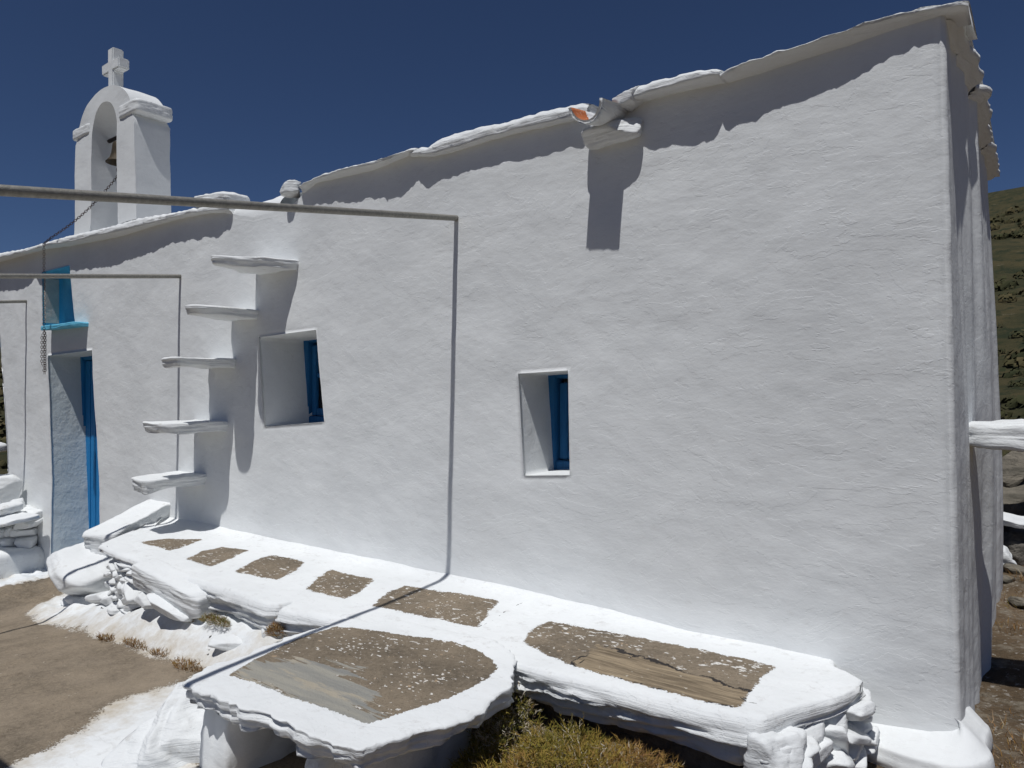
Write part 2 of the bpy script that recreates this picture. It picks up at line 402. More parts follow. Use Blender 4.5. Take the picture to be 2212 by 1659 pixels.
def tube_data(path, r, seg=10, cap=True, vs=None, fs=None):
    vs = [] if vs is None else vs; fs = [] if fs is None else fs
    path = [Vector(p) for p in path]; prev = None; up = Vector((0.13, 0.27, 0.95)).normalized()
    for i, p in enumerate(path):
        t = (path[min(i + 1, len(path) - 1)] - path[max(i - 1, 0)]).normalized()
        a = t.cross(up).normalized(); b_ = t.cross(a)
        L = []
        for s in range(seg):
            an = 2 * math.pi * s / seg
            L.append(len(vs)); vs.append(p + (a * math.cos(an) + b_ * math.sin(an)) * r)
        if prev:
            for s in range(seg): fs.append([prev[s], prev[(s + 1) % seg], L[(s + 1) % seg], L[s]])
        elif cap: fs.append(L[::-1])
        prev = L
    if cap: fs.append(prev)
    return vs, fs
def boxes(name, bl, mat, parent, bevel=0.006):
    import bmesh
    bm = bmesh.new()
    for (x0, x1, y0, y1, z0, z1) in bl:
        r = bmesh.ops.create_cube(bm, size=1.0)
        for v in r['verts']:
            v.co = Vector(((x0 + x1) / 2 + v.co.x * (x1 - x0), (y0 + y1) / 2 + v.co.y * (y1 - y0), (z0 + z1) / 2 + v.co.z * (z1 - z0)))
    if bevel: bmesh.ops.bevel(bm, geom=bm.edges[:], offset=bevel, segments=2, affect='EDGES')
    me_v = [v.co.copy() for v in bm.verts]; bm.verts.index_update(); me_f = [[v.index for v in f.verts] for f in bm.faces]
    bm.free()
    return mk(name, me_v, me_f, mat, parent, smooth=False)

# ------------------------------------------------------------------ ground level
FLOOR = [(-3.4, -0.625), (-2.7, -0.60), (-1.86, -0.535), (-1.5, -0.492), (-1.3, -0.475), (-1.1, -0.463), (-0.75, -0.46), (-0.3, -0.445), (0.0, -0.435), (1.0, -0.41)]
def ground_z(x, y): return EYE + S * interp(x / S, FLOOR)
def PG(px, py, dz=0.0):
    z = 0.2
    for _ in range(12):
        q = PZ(px, py, z); z = 0.5 * z + 0.5 * (ground_z(q.x, q.y) + dz)
    return PZ(px, py, z)

# ================================================================== THE CHAPEL
XL0, XR0 = -3.075 * S, -0.090 * S
chapel = thing('chapel', 'low whitewashed stone chapel with a thick limewashed wall and flat slab roof', 'chapel', (-4.0, 0, 0.1))
# eaves: outlines measured on the photo
def D(l): return l
EA_TOP = [(652, 396), (686, 378), (742, 360.5), (805, 346.5), (849, 332), (892, 317)]
EA_BOT = [(652, 401), (683, 386), (742, 368), (805, 354), (849, 339), (892, 323)]
EA_J = [(640, 404), (683, 393), (730, 384), (805, 367), (849, 348), (892, 330)]
EB_TOP = [(894, 322), (920, 315), (949, 298), (992, 284), (1042, 271.5), (1083, 265), (1117, 254), (1167, 240), (1262, 220)]
EB_BOT = [(894, 331), (905, 334), (936, 331), (995.5, 313.6), (1042, 298), (1105, 281), (1167, 267), (1262, 244)]
EB_J = [(894, 336), (936, 337), (995, 321), (1105, 288), (1167, 275), (1262, 253)]
ED_TOP = [(1360, 195), (1371, 185.6), (1423, 170), (1488, 154), (1548, 144), (1556, 148)]
ED_BOT = [(1360, 213), (1384, 205), (1436, 187), (1488, 174), (1553, 158)]
ED_J = [(1360, 224), (1399, 215.5), (1488, 192), (1563, 178)]
EC_TOP = [(1567, 149), (1602, 130), (1646, 122), (1683, 106), (1739.5, 91), (1802, 69), (1858, 50), (1927, 28), (2008, 12.5), (2090, -4)]
EC_BOT = [(1567, 160), (1602, 140), (1646, 129), (1683, 115), (1739.5, 99), (1802, 77), (1858, 58), (1927, 37), (2008, 22), (2090, 8)]
EC_J = [(1567, 178), (1646, 156), (1739.5, 125), (1833, 97), (1927, 62.5), (2040, 30)]
EL_TOP = [(-60, 556), (0, 546), (47, 538), (94, 524), (147, 508.5), (219, 493), (259, 482), (297, 471), (350, 463), (391, 455), (430, 446), (486, 441)]
EL_BOT = [(-60, 569), (0, 557), (47, 546), (94, 532), (156, 521), (225, 505), (259, 499), (350, 476), (406, 461), (453, 456), (486, 453)]
EL_J = [(-60, 578), (0, 565), (47, 552), (94, 538), (156, 530), (219, 518), (266, 508.5), (312, 493), (375, 474), (453, 459), (486, 459)]
SH = [(-60, 640), (0, 629), (47, 624), (69, 608.5), (75, 593), (84, 615), (150, 583.5), (203, 579), (250, 574), (275, 562), (312, 549), (359, 530), (406, 518), (469, 508.5), (481, 500),
      (640, 440), (670, 440), (786, 426), (864, 420), (905, 384), (930, 404), (952, 385.5), (1027, 363.6), (1089, 348), (1189, 329), (1230, 313.6), (1264, 312),
      (1381, 312), (1420, 312), (1483, 309), (1563, 288), (1584, 273), (1627, 258), (1661, 226.6), (1683, 231), (1755, 200), (1833, 172), (1861, 153), (1927, 119), (1999, 86), (2060, 92)]
def on_wall(pts, n=1.0):
    return [(PW(x, y, n).x, PW(x, y, n).z) for x, y in pts]
SH_W = on_wall(SH)
J_W = on_wall(EL_J + [(500, 462), (545, 470), (600, 455), (632, 440)] + EA_J[1:] + EB_J + ED_J + EC_J + [(2075, 26)])
def wall_top(x): return interp(x, J_W)

def eave_profile(top, bot):
    """for each x: overhang from the shadow it throws, and top/bottom heights"""
    x0 = PW(*top[0]).x; x1 = PW(*top[-1], 0.98).x
    n = max(4, int((x1 - x0) / 0.014)); rows = []
    for i in range(n + 1):
        x = x0 + (x1 - x0) * i / n; p = 0.02
        for it in range(6):
            zb = interp(x, on_wall(bot, 1 - p)); zs = interp(x - 0.084 * (zb - interp(x, SH_W)), SH_W)
            p = min(0.05, max(0.009, 0.5 * p + 0.5 * (zb - zs) / SUN_T / S))
        rows.append((x, p * S, interp(x, on_wall(top, 1 - p)), interp(x, on_wall(bot, 1 - p))))
    return rows
def eave(name, top, bot, seed, depth=0.35, ends=0.02):
    rows = eave_profile(top, bot)
    ps = np.array([r[1] for r in rows]); ps = np.convolve(np.pad(ps, 2, 'edge'), [0.15, 0.2, 0.3, 0.2, 0.15], 'valid')
    vs, fs, prev = [], [], None
    for i, (x, p, zt, zb) in enumerate(rows):
        p = ps[i] + 0.006 * fb3(x * 12, seed, 0, 3) + 0.003 * mnoise.noise(Vector((x * 38, seed, 3)))
        e = min(i, len(rows) - 1 - i) * 0.014
        if e < ends: p -= 0.02 * (1 - e / ends)
        zt += 0.007 * fb3(x * 18, seed + 5, 0, 3); h = max(0.008, zt - zb); zj = wall_top(x)
        rise = 0.03
        prof = [(depth, zt + rise * 0.9), (0.12, zt + rise * 0.75), (0.02, zt + rise * 0.45), (-p * 0.5, zt + rise * 0.16), (-p + 0.020, zt + 0.003), (-p + 0.011, zt - 0.08 * h), (-p + 0.004, zt - 0.28 * h)]
        for q in (0.4, 0.6, 0.8):
            prof.append((-p + 0.009 * fb3(x * 5, q * h * 160, seed, 2), zt - h * q))
        prof += [(-p + 0.002, zb + 0.001), (-p + 0.010, zb - 0.002)]
        for q in (0.25, 0.5, 0.75, 1.0): prof.append((-p + 0.010 + (p + 0.0) * q, zb + (zj - 0.004 - zb) * q + 0.003 * fb3(x * 9, q * 2, seed, 2)))
        prof.append((0.10, zj - 0.004))
        L = []
        for y, z in prof: L.append(len(vs)); vs.append((x, y, z))
        if prev:
            for a in range(len(L) - 1): fs.append([prev[a], prev[a + 1], L[a + 1], L[a]])
        else: fs.append(L[:])
        prev = L
    fs.append(prev[::-1])
    return mk(name, vs, fs, M_EAVE, chapel)
eave('eave_slab', EL_TOP, EL_BOT, 1)
eave('eave_slab', EA_TOP, EA_BOT, 2)
eave('eave_slab', EB_TOP, EB_BOT, 3)
eave('eave_slab', ED_TOP, ED_BOT, 4)
eave('eave_slab', EC_TOP, EC_BOT, 5)

# ---- the front and end walls, one continuous plastered surface with openings
def quad(px): return [PW(x, y) for x, y in px]      # TL TR BR BL
OPEN = {
    'door':  (quad([(101, 768), (196, 756), (221, 1225), (118, 1262)]), 0.126 * S),
    'niche': (quad([(88, 588), (148, 573), (160, 700), (90, 712)]), 0.066 * S),
    'win1':  (quad([(556, 728), (680, 712), (697, 912), (568, 922)]), 0.15 * S),
    'win2':  (quad([(1116, 807), (1223, 800), (1229, 1027), (1130, 1028)]), 0.115 * S),
}
REC = {}
for kx, (q, dep) in OPEN.items():
    x0 = (q[0].x + q[3].x) / 2; x1 = (q[1].x + q[2].x) / 2; z1 = (q[0].z + q[1].z) / 2; z0 = (q[2].z + q[3].z) / 2
    REC[kx] = (x0, x1, z0, z1)
def warp(x, z):
    dx = dz = 0.0
    for kx, (q, dep) in OPEN.items():
        x0, x1, z0, z1 = REC[kx]; mg = 0.22
        ox = max(x0 - x, 0, x - x1); oz = max(z0 - z, 0, z - z1); o = math.hypot(ox, oz)
        if o > mg: continue
        f = 1 - o / mg; f = f * f * (3 - 2 * f)
        a = min(1, max(0, (x - x0) / (x1 - x0))); b_ = min(1, max(0, (z1 - z) / (z1 - z0)))
        P = q[0] * (1 - a) * (1 - b_) + q[1] * a * (1 - b_) + q[2] * a * b_ + q[3] * (1 - a) * b_
        R = (x0 + (x1 - x0) * a, z1 - (z1 - z0) * b_)
        dx += (P.x - R[0]) * f; dz += (P.z - R[1]) * f
    return x + dx, z + dz
def axis(a, b_, step, keys):
    ks = sorted([a] + [q for q in keys if a < q < b_] + [b_]); out = []
    for p, q in zip(ks[:-1], ks[1:]):
        n = max(1, int(round((q - p) / step)))
        out += [p + (q - p) * i / n for i in range(n)]
    return out + [b_]
keysx = [v for r in REC.values() for v in r[:2]]; keysz = [v for r in REC.values() for v in r[2:]]
XS = axis(XL0, XR0 - 0.02, 0.019, keysx)
ZS = axis(-0.25, 2.86, 0.019, keysz)
WDEP = 2.25                                          # depth of the chapel
def corner_shift(z):                                 # the end wall leans, bulging a little at mid height
    return -0.014 + (2.7 - z) * 0.018
# path samples: (kind, value)
path = [('l', WDEP * (1 - i / 20)) for i in range(20)] + [('lc', a) for a in (90, 67, 45, 22)] + [('f', x) for x in XS]
path += [('c', a) for a in (12, 27, 45, 63, 78)] + [('e', 0.02 + (WDEP - 0.02) * (i / 110) ** 1.15) for i in range(111)]
path += [('b', i / 12) for i in range(1, 12)]
def endbulge(y, z):
    h = (z - 0.3) / 2.3
    s = 0.03 * fb3(y * 3.5, 0.7, z * 0.35, 2, 4) + 0.016 * mnoise.noise(Vector((y * 11, 3.0, z * 0.7)))
    bat = 0.02 * (1 - min(1, max(0, h))) 
    bulge = 0.022 * math.sin(math.pi * min(1, max(0, h))) * min(1, y / 1.0)
    return s * min(1, y / 0.25) + bat * min(1, y / 0.5) * 0.8 + bulge
def wall_pt(kind, v, z):
    if kind == 'f':
        x, zz = warp(v, z)
        fx = (v - XL0) / (XR0 - XL0)
        y = 0.010 * fb3(x * 0.9, 0, zz * 0.9, 2, 1) + 0.0026 * fb3(x * 3.2, 1, zz * 4.2, 3, 2) + 0.0009 * fb3(x * 13, 2, zz * 17, 2, 3)
        y = y * min(1, max(0.0, (wall_top(v) - zz) / 0.30)) + 0.004
        r = XR0 - v
        x += corner_shift(zz) * max(0, 1 - r / 0.8) + 0.0
        x += (XL0 - v) * 0 + 0.15 * (1.57 - zz) * max(0, 1 - (v - XL0) / 0.8)
        y -= 0.05 * max(0, 0.75 - zz) * (1 if x < -0.7 else max(0, -x / 0.7))
        return (x, y, zz)
    if kind in ('c', 'lc'):
        a = math.radians(v)
        if kind == 'c': return (XR0 - 0.02 + 0.02 * math.sin(a) + corner_shift(z) + 0.004 * fb3(0, 0.3, z * 6, 3), 0.02 - 0.02 * math.cos(a), z)
        return (XL0 + 0.06 - 0.06 * math.sin(a) + 0.15 * (1.57 - z), 0.06 - 0.06 * math.cos(a), z)
    if kind == 'e': return (XR0 + corner_shift(z) + endbulge(v, z), v, z)
    if kind == 'l': return (XL0 + 0.15 * (1.57 - z), v, z)
    return (XR0 + (XL0 - XR0) * v, WDEP, z)
vs, ids, fs, fm = [], {}, [], []
def top_at(kind, v):
    if kind == 'f': return wall_top(v)
    if kind in ('c', 'e'): return wall_top(XR0) + 0.0
    return wall_top(XL0 if kind in ('l', 'lc') else XR0 + (XL0 - XR0) * v)
for i, (kk, v) in enumerate(path):
    zt = top_at(kk, v)
    for j, z in enumerate(ZS):
        p = wall_pt(kk, v, min(z, zt)); ids[(i, j)] = len(vs); vs.append(p)
tops = [top_at(*p) for p in path]
def inhole(i, j):
    if path[i][0] != 'f' or path[i + 1][0] != 'f': return None
    xm = (path[i][1] + path[i + 1][1]) / 2; zm = (ZS[j] + ZS[j + 1]) / 2
    for kx, (x0, x1, z0, z1) in REC.items():
        if x0 < xm < x1 and z0 < zm < z1: return kx
    return None
for i in range(len(path) - 1):
    for j in range(len(ZS) - 1):
        if ZS[j] >= tops[i] and ZS[j] >= tops[i + 1]: continue
        if inhole(i, j): continue
        q = [ids[(i, j)], ids[(i + 1, j)], ids[(i + 1, j + 1)], ids[(i, j + 1)]]
        fs.append(q); fm.append(0)
# reveals
for kx, (x0, x1, z0, z1) in REC.items():
    dep = OPEN[kx][1]
    ii = [i for i, p in enumerate(path) if p[0] == 'f' and x0 - 1e-6 <= p[1] <= x1 + 1e-6]; jj = [j for j, z in enumerate(ZS) if z0 - 1e-6 <= z <= z1 + 1e-6]
    ring = [(i, jj[0]) for i in ii] + [(ii[-1], j) for j in jj[1:]] + [(i, jj[-1]) for i in ii[::-1][1:]] + [(ii[0], j) for j in jj[::-1][1:-1]]
    cx, cz = (x0 + x1) / 2, (z0 + z1) / 2
    base = [ids[r] for r in ring]; prev = base
    slots = 1 if kx == 'door' else (2 if kx == 'niche' else 0)
    nst = max(4, int(dep / 0.022))
    for s in range(1, nst + 1):
        L = []
        for b0, r in zip(base, ring):
            x, y, z = vs[b0]; f = s / nst
            wob = 0.006 * fb3(x * 6, f * dep * 8, z * 6, 2, 8) * min(1, s / 3)
            dx = (cx - x) / (x1 - x0); dz = (cz - z) / (z1 - z0)
            L.append(len(vs)); vs.append((x + dx * (wob + 0.012 * f), y + dep * f, z + dz * (wob + 0.012 * f)))
        for a in range(len(L)):
            c_ = (a + 1) % len(L)
            fs.append([prev[c_], prev[a], L[a], L[c_]]); fm.append(slots if (kx != 'door' or path[ring[a][0]][0] == 'f') else 0)
        prev = L
    if kx == 'niche': fs.append(prev[::-1]); fm.append(2)
    # soften the arris
    for b0 in base: vs[b0] = (vs[b0][0], vs[b0][1] + 0.004, vs[b0][2])
mk('wall', vs, fs, [M_WALL, M_PALEBLUE, M_SKYBLUE], chapel, fmat=fm)

# ---- roof and the end eaves
zr = wall_top(XR0)
rv, rf = [], []
nx, ny = 120, 22
for i in range(nx + 1):
    x = XL0 - 0.05 + (XR0 + 0.03 - XL0 + 0.05) * i / nx
    for j in range(ny + 1):
        y = 0.16 + (WDEP - 0.1) * j / ny
        z = wall_top(x) + 0.045 + 0.05 * math.sin(math.pi * j / ny) + 0.012 * fb3(x * 2, y * 2, 0, 2)
        rv.append((x, y, z))
for i in range(nx):
    for j in range(ny):
        a = i * (ny + 1) + j; rf.append([a, a + ny + 1, a + ny + 2, a + 1])
mk('roof', rv, rf, M_EAVE, chapel)
def end_eave(y0, y1, out, zoff, seed):
    vs, fs, prev = [], [], None; n = int((y1 - y0) / 0.016)
    for i in range(n + 1):
        y = y0 + (y1 - y0) * i / n
        o = out + 0.006 * fb3(y * 9, seed, 0, 3) + 0.005 * max(0, mnoise.noise(Vector((y * 28, seed, 1)))) - 0.02 * max(0, 1 - min(i, n - i) / 2.0)
        xw = XR0 + corner_shift(zr) + endbulge(y, zr); zt = zr + 0.05 + zoff + 0.008 * fb3(y * 12, seed, 2, 2); zb = zr + 0.02 + zoff
        prof = [(-0.04, zt + 0.012), (-0.02, zt + 0.010), (o - 0.012, zt), (o, zt - 0.006), (o + 0.003 * fb3(y * 20, 5, seed), (zt + zb) / 2), (o - 0.004, zb), (o - 0.02, zb - 0.003), (o * 0.5, zb - 0.010), (0.0, zr - 0.004), (-0.1, zr - 0.004)]
        L = []
        for dx, z in prof: L.append(len(vs)); vs.append((xw + dx, y, z))
        if prev:
            for a in range(len(L) - 1): fs.append([prev[a], L[a], L[a + 1], prev[a + 1]])
        else: fs.append(L[::-1])
        prev = L
    fs.append(prev)
    return mk('eave_slab', vs, fs, M_EAVE, chapel)
end_eave(0.03, 0.32, 0.045, -0.016, 11)
end_eave(0.335, 0.76, 0.048, 0.004, 12)
end_eave(0.775, 1.55, 0.050, -0.006, 13)
end_eave(1.56, 2.20, 0.052, -0.012, 14)

# ---- rounded plaster edge where the stair reaches the roof
pv, pf, prev = [], [], None
PT = on_wall([(478, 452), (520, 440), (560, 434), (600, 420), (622, 412), (640, 408)], 1.05); PB = on_wall([(478, 462), (500, 468), (560, 470), (600, 468), (640, 452)])
for i in range(60):
    x = PT[0][0] + (PT[-1][0] - PT[0][0]) * i / 59; zb = wall_top(x) - 0.03; zt = max(interp(x, PT), zb + 0.03); L = []
    for a in range(11):
        f = a / 10; an = f * math.pi / 2
        y = 0.004 + 0.30 * (1 - math.cos(an)) ** 1.4; z = zb + (zt - zb) * math.sin(an) + 0.006 * fb3(x * 9, f * 4, 0, 3)
        L.append(len(pv)); pv.append((x, y, z))
    L.append(len(pv)); pv.append((x, 0.5, zt + 0.05))
    if prev:
        for a in range(len(L) - 1): pf.append([prev[a], L[a], L[a + 1], prev[a + 1]])
    prev = L
mk('parapet', pv, pf, M_WALL, chapel)
c = PW(478, 437, 1.02); rock('coping_stone', c, (0.40, 0.22, 0.085), (0.0, 0.05, 0.05), M_EAVE, chapel, 4, 16, 0.16, 0.05, 3.3)
c = PW(632, 408, 1.0); rock('coping_stone', c, (0.11, 0.12, 0.085), (0.1, -0.2, 0.1), M_EAVE, chapel, 8, 14, 0.05, 0.02, 5.1, 0.03, 9)
c = PW(1362, 219, 0.99); rock('coping_stone', c, (0.12, 0.10, 0.065), (0.0, -0.2, 0.0), M_EAVE, chapel, 8, 14, 0.06, 0.03, 6.7, 0.04, 10)

# ---- cantilevered stair of schist slabs
def step(ul, ur, zw, th, tipl, tipr, seed, layer=0.004, zfun=None):
    """plan in wall units: attached from ul..ur at the wall, outer corners tipl, tipr = (u, n)"""
    poly = [(ul * S, 0.06), (ul * S, -0.02), (tipl[0] * S - 0.02, Yn(tipl[1]) + 0.03), (tipl[0] * S + 0.03, Yn(tipl[1])), (tipr[0] * S - 0.02, Yn(tipr[1])), (tipr[0] * S, Yn(tipr[1]) + 0.03), (ur * S, -0.02), (ur * S, 0.06)]
    return slab('step', poly, Zd(zw) + th, th, M_STEP, chapel, rings=10, step=0.02, jit=0.010, seed=seed, layer=layer, round_=0.012, taper=0.018, wob=0.006, zfun=zfun)
step(-1.500, -1.342, 0.268, 0.055, (-1.455, 0.850), (-1.36, 0.945), 21, 0.008)
step(-1.597, -1.485, 0.166, 0.055, (-1.552, 0.848), (-1.485, 0.850), 22, 0.008)
step(-1.700, -1.580, 0.052, 0.055, (-1.655, 0.850), (-1.585, 0.850), 23, 0.008)
step(-1.768, -1.616, -0.105, 0.065, (-1.741, 0.850), (-1.640, 0.855), 24, 0.008)
step(-1.850, -1.715, -0.246, 0.075, (-1.800, 0.850), (-1.712, 0.850), 25, 0.010)
step(-2.000, -1.890, -0.362, 0.145, (-1.935, 0.795), (-1.825, 0.815), 26, 0.014, lambda x, y: 0.7 * min(0, y) * 0.40 + 0.0)

# ---- windows and door
def window(kx, seed, wfr):
    q, dep = OPEN[kx]; x0 = min(q[0].x, q[3].x); x1 = max(q[1].x, q[2].x); z0 = min(q[2].z, q[3].z); z1 = max(q[0].z, q[1].z); y = dep
    f = boxes('window_frame', [(x0 - 0.03, x0 + wfr, y - 0.055, y + 0.02, z0 - 0.02, z1 + 0.02), (x1 - wfr, x1 + 0.03, y - 0.055, y + 0.02, z0 - 0.02, z1 + 0.02),
                               (x0 + wfr, x1 - wfr, y - 0.053, y + 0.02, z1 - wfr + 0.02, z1 + 0.02), (x0 + wfr, x1 - wfr, y - 0.053, y + 0.02, z0 - 0.02, z0 + wfr)], M_BLUE, chapel, 0.005)
    boxes('sash', [(x0 + wfr + 0.004, x0 + wfr + 0.05, y - 0.03, y + 0.01, z0 + wfr + 0.004, z1 - wfr), (x1 - wfr - 0.05, x1 - wfr - 0.004, y - 0.03, y + 0.01, z0 + wfr + 0.004, z1 - wfr),
                   (x0 + wfr + 0.05, x1 - wfr - 0.05, y - 0.028, y + 0.01, z0 + wfr + 0.004, z0 + wfr + 0.05), (x0 + wfr + 0.05, x1 - wfr - 0.05, y - 0.028, y + 0.01, (z0 + z1) / 2 + 0.02, (z0 + z1) / 2 + 0.05),
                   (x0 + wfr + 0.05, x1 - wfr - 0.05, y - 0.028, y + 0.01, z1 - wfr - 0.045, z1 - wfr - 0.002)], M_BLUE, f, 0.004)
    boxes('pane', [(x0 + wfr + 0.03, x1 - wfr - 0.03, y - 0.012, y - 0.006, z0 + wfr + 0.03, z1 - wfr - 0.02)], M_GLASS, f, 0)
    return f
window('win1', 1, 0.055); window('win2', 2, 0.05)
q, dep = OPEN['door']; dx0 = min(q[0].x, q[3].x); dx1 = max(q[1].x, q[2].x); dz0 = min(q[2].z, q[3].z); dz1 = max(q[0].z, q[1].z)
dr = boxes('door', [(dx0 + 0.06 + i * 0.105, dx0 + 0.06 + i * 0.105 + 0.099, dep - 0.04, dep + 0.01, dz0, dz1 - 0.06) for i in range(int((dx1 - dx0 - 0.1) / 0.105))], M_DOOR, chapel, 0.006)
boxes('door_frame', [(dx0 - 0.05, dx0 + 0.055, dep - 0.06, dep + 0.03, dz0, dz1 + 0.03), (dx1 - 0.055, dx1 + 0.05, dep - 0.06, dep + 0.03, dz0, dz1 + 0.03), (dx0 + 0.055, dx1 - 0.055, dep - 0.058, dep + 0.03, dz1 - 0.055, dz1 + 0.03)], M_DOOR, dr, 0.006)

# ---- niche: bare panel on its left reveal, projecting blue sill
q, dep = OPEN['niche']
nx0 = (q[0].x + q[3].x) / 2
boxes('niche_panel', [(nx0 - 0.02, nx0 + 0.016, 0.025, 0.138, q[3].z + 0.06, q[0].z - 0.05)], M_TAUPE, chapel, 0.003)
sl = PW(88, 711, 0.966); sr = PW(166, 697, 0.966)
sill = slab('niche_sill', [(sl.x - 0.02, 0.10), (sl.x - 0.02, Yn(0.966)), (sr.x - 0.05, Yn(0.966) - 0.005), (sr.x + 0.02, 0.10)], (sl.z + sr.z) / 2 + 0.02, 0.035, M_SKYBLUE, chapel, 6, 0.02, 0.006, 31, 0.003, 0.010)

# ---- rain spout: corbel stone and half-round clay tile
XSP = PW(1320, 400).x
cz = PW(1320, 268, 0.97).z
rock('corbel', (XSP + 0.02, -0.01, cz - 0.012), (0.25, 0.15, 0.085), (0.25, -0.05, 0.06), M_EAVE, chapel, 5, 20, 0.05, 0.04, 2.2, 0.04, 7)
tv, tf = [], []
R0, R1 = 0.068, 0.080; y0, y1 = 0.12, -0.212; nA, nL = 18, 12
for l in range(nL + 1):
    f = l / nL; y = y0 + (y1 - y0) * f; zc = cz + 0.118 - 0.055 * f
    for rr in (R0, R1):
        for a in range(nA + 1):
            an = math.radians(188 + 164 * a / nA); cut = -0.004 * math.cos(an) * (f > 0.95)
            tv.append((XSP + rr * math.cos(an), y + cut - 0.40 * rr * math.sin(an) * f - 0.004 * fb3(a * 0.4, rr * 50, 1), zc + rr * math.sin(an) * 1.0))
W2 = 2 * (nA + 1)
tm = []
for l in range(nL):
    for a in range(nA):
        i0 = l * W2 + a; o0 = l * W2 + nA + 1 + a
        tf.append([i0, i0 + 1, i0 + 1 + W2, i0 + W2]); tm.append(0)
        tf.append([o0 + 1, o0, o0 + W2, o0 + 1 + W2]); tm.append(1)
    for a in (0, nA):
        i0 = l * W2 + a; o0 = i0 + nA + 1; tf.append([i0, i0 + W2, o0 + W2, o0]); tm.append(1)
for l in (0, nL):
    for a in range(nA):
        i0 = l * W2 + a; o0 = i0 + nA + 1; tf.append([i0, o0, o0 + 1, i0 + 1]); tm.append(1)
m, nt, b = newmat('half_painted_tile'); k = N(nt)
cw, nw = white_nodes(k, 0.6, 0, 0.3)
sx = nt.nodes.new('ShaderNodeSeparateXYZ'); k.link(k.co, sx.inputs[0])
mm = k.math('GREATER_THAN', k.math('ADD', k.math('SUBTRACT', sx.outputs[1], -0.085), k.math('MULTIPLY', k.math('SUBTRACT', k.noise(40, 4), 0.5), 0.06)), 0.0)
sp = k.ramp(k.noise(70, 4, 0.7), [(0.58, 0.0), (0.64, 0.5)])
ct = k.mix(sp, k.mix(k.noise(30, 4), (0.50, 0.165, 0.06), (0.38, 0.12, 0.045)), (0.62, 0.5, 0.42))
k.put(b.inputs['Base Color'], k.mix(mm, ct, cw)); M_TILE = m
mk('spout_tile', tv, tf, [M_TILE, M_EAVE], chapel, fmat=tm)

# ---- belfry
BN = 1.04
def BX(px): return PW(px, 300, BN).x
bx0, bx1 = PW(160, 300, BN).x, PW(294, 300, BN).x
ox0, ox1 = PW(196, 300, BN).x, PW(254, 300, BN).x
by0, by1 = Yn(BN), Yn(1.147)
zb0 = PW(165, 480, BN).z - 0.12
zc_ = PW(160, 305, BN).z; zc_r = PW(294, 240, BN).z
zsp = (zc_ + PW(292, 235, BN).z) / 2                # springing / cornice underside
xm = (bx0 + bx1) / 2; oxm = (ox0 + ox1) / 2
ztop = PW(238, 181, BN).z
r_in = (ox1 - ox0) / 2; z_in = PW(225, 220, BN).z - r_in
hw = (bx1 - bx0) / 2 * 0.86
vs, fs = [], []
outer, inner = [], []
NS = 28
def rough(p, s=0.008): return (p[0] + s * fb(p, 3, 3, 1), p[1] + s * fb(p, 3, 3, 2), p[2] + s * fb(p, 3, 3, 3))
# outline of the face: left pillar, arch, right pillar as a strip between outer and inner curves
leg = 16
for i in range(leg): f = i / leg; outer.append((bx0 + 0.03 * f, zb0 + (zsp - zb0) * f)); inner.append((ox0 + 0.02 * f, zb0 + (z_in - zb0) * f))
for i in range(NS + 1):
    a = math.pi - math.pi * i / NS
    c_, s_ = math.cos(a), math.sin(a)
    outer.append((xm + hw * c_, zsp + (ztop - zsp) * s_)); inner.append((oxm + (r_in - 0.02) * c_, z_in + (r_in * 1.0) * s_))
for i in range(leg - 1, -1, -1): f = i / leg; outer.append((bx1 - 0.03 * f, zb0 + (zsp - zb0) * f)); inner.append((ox1 - 0.02 * f, zb0 + (z_in - zb0) * f))
ND = 10; NW = 6
rows = []
for (o_, i_) in zip(outer, inner):
    loop = []
    for a in range(NW + 1): f = a / NW; loop.append((o_[0] + (i_[0] - o_[0]) * f, by0, o_[1] + (i_[1] - o_[1]) * f))
    for a in range(1, ND): loop.append((i_[0], by0 + (by1 - by0) * a / ND, i_[1]))
    for a in range(NW + 1): f = a / NW; loop.append((i_[0] + (o_[0] - i_[0]) * f, by1, i_[1] + (o_[1] - i_[1]) * f))
    for a in range(1, ND): loop.append((o_[0], by1 + (by0 - by1) * a / ND, o_[1]))
    L = []
    for p in loop: L.append(len(vs)); vs.append(rough(p))
    if rows:
        for a in range(len(L)): b_ = (a + 1) % len(L); fs.append([rows[-1][a], L[a], L[b_], rows[-1][b_]])
    rows.append(L)
belfry = mk('belfry', vs, [f[::-1] for f in fs], M_TOWER, chapel, smooth=True)
mod = belfry.modifiers.new('crisp', 'EDGE_SPLIT'); mod.split_angle = math.radians(42)
zcor = zsp
rock('cornice', ((ox1 + bx1) / 2 + 0.02, (by0 + by1) / 2, zcor + 0.045), (bx1 - ox1 + 0.01, by1 - by0 + 0.022, 0.11), (0, -0.02, 0), white_mat('limewash_worn', 1.4, 0.2, 0.4, 0.55), belfry, 9, 16, 0.05, 0.02, 4.4)
rock('cornice', ((ox0 + bx0) / 2 - 0.025, (by0 + by1) / 2, zcor + 0.035), (ox0 - bx0 + 0.02, by1 - by0 + 0.022, 0.09), (0, 0.0, 0), M_TOWER, belfry, 9, 16, 0.05, 0.02, 8.4)
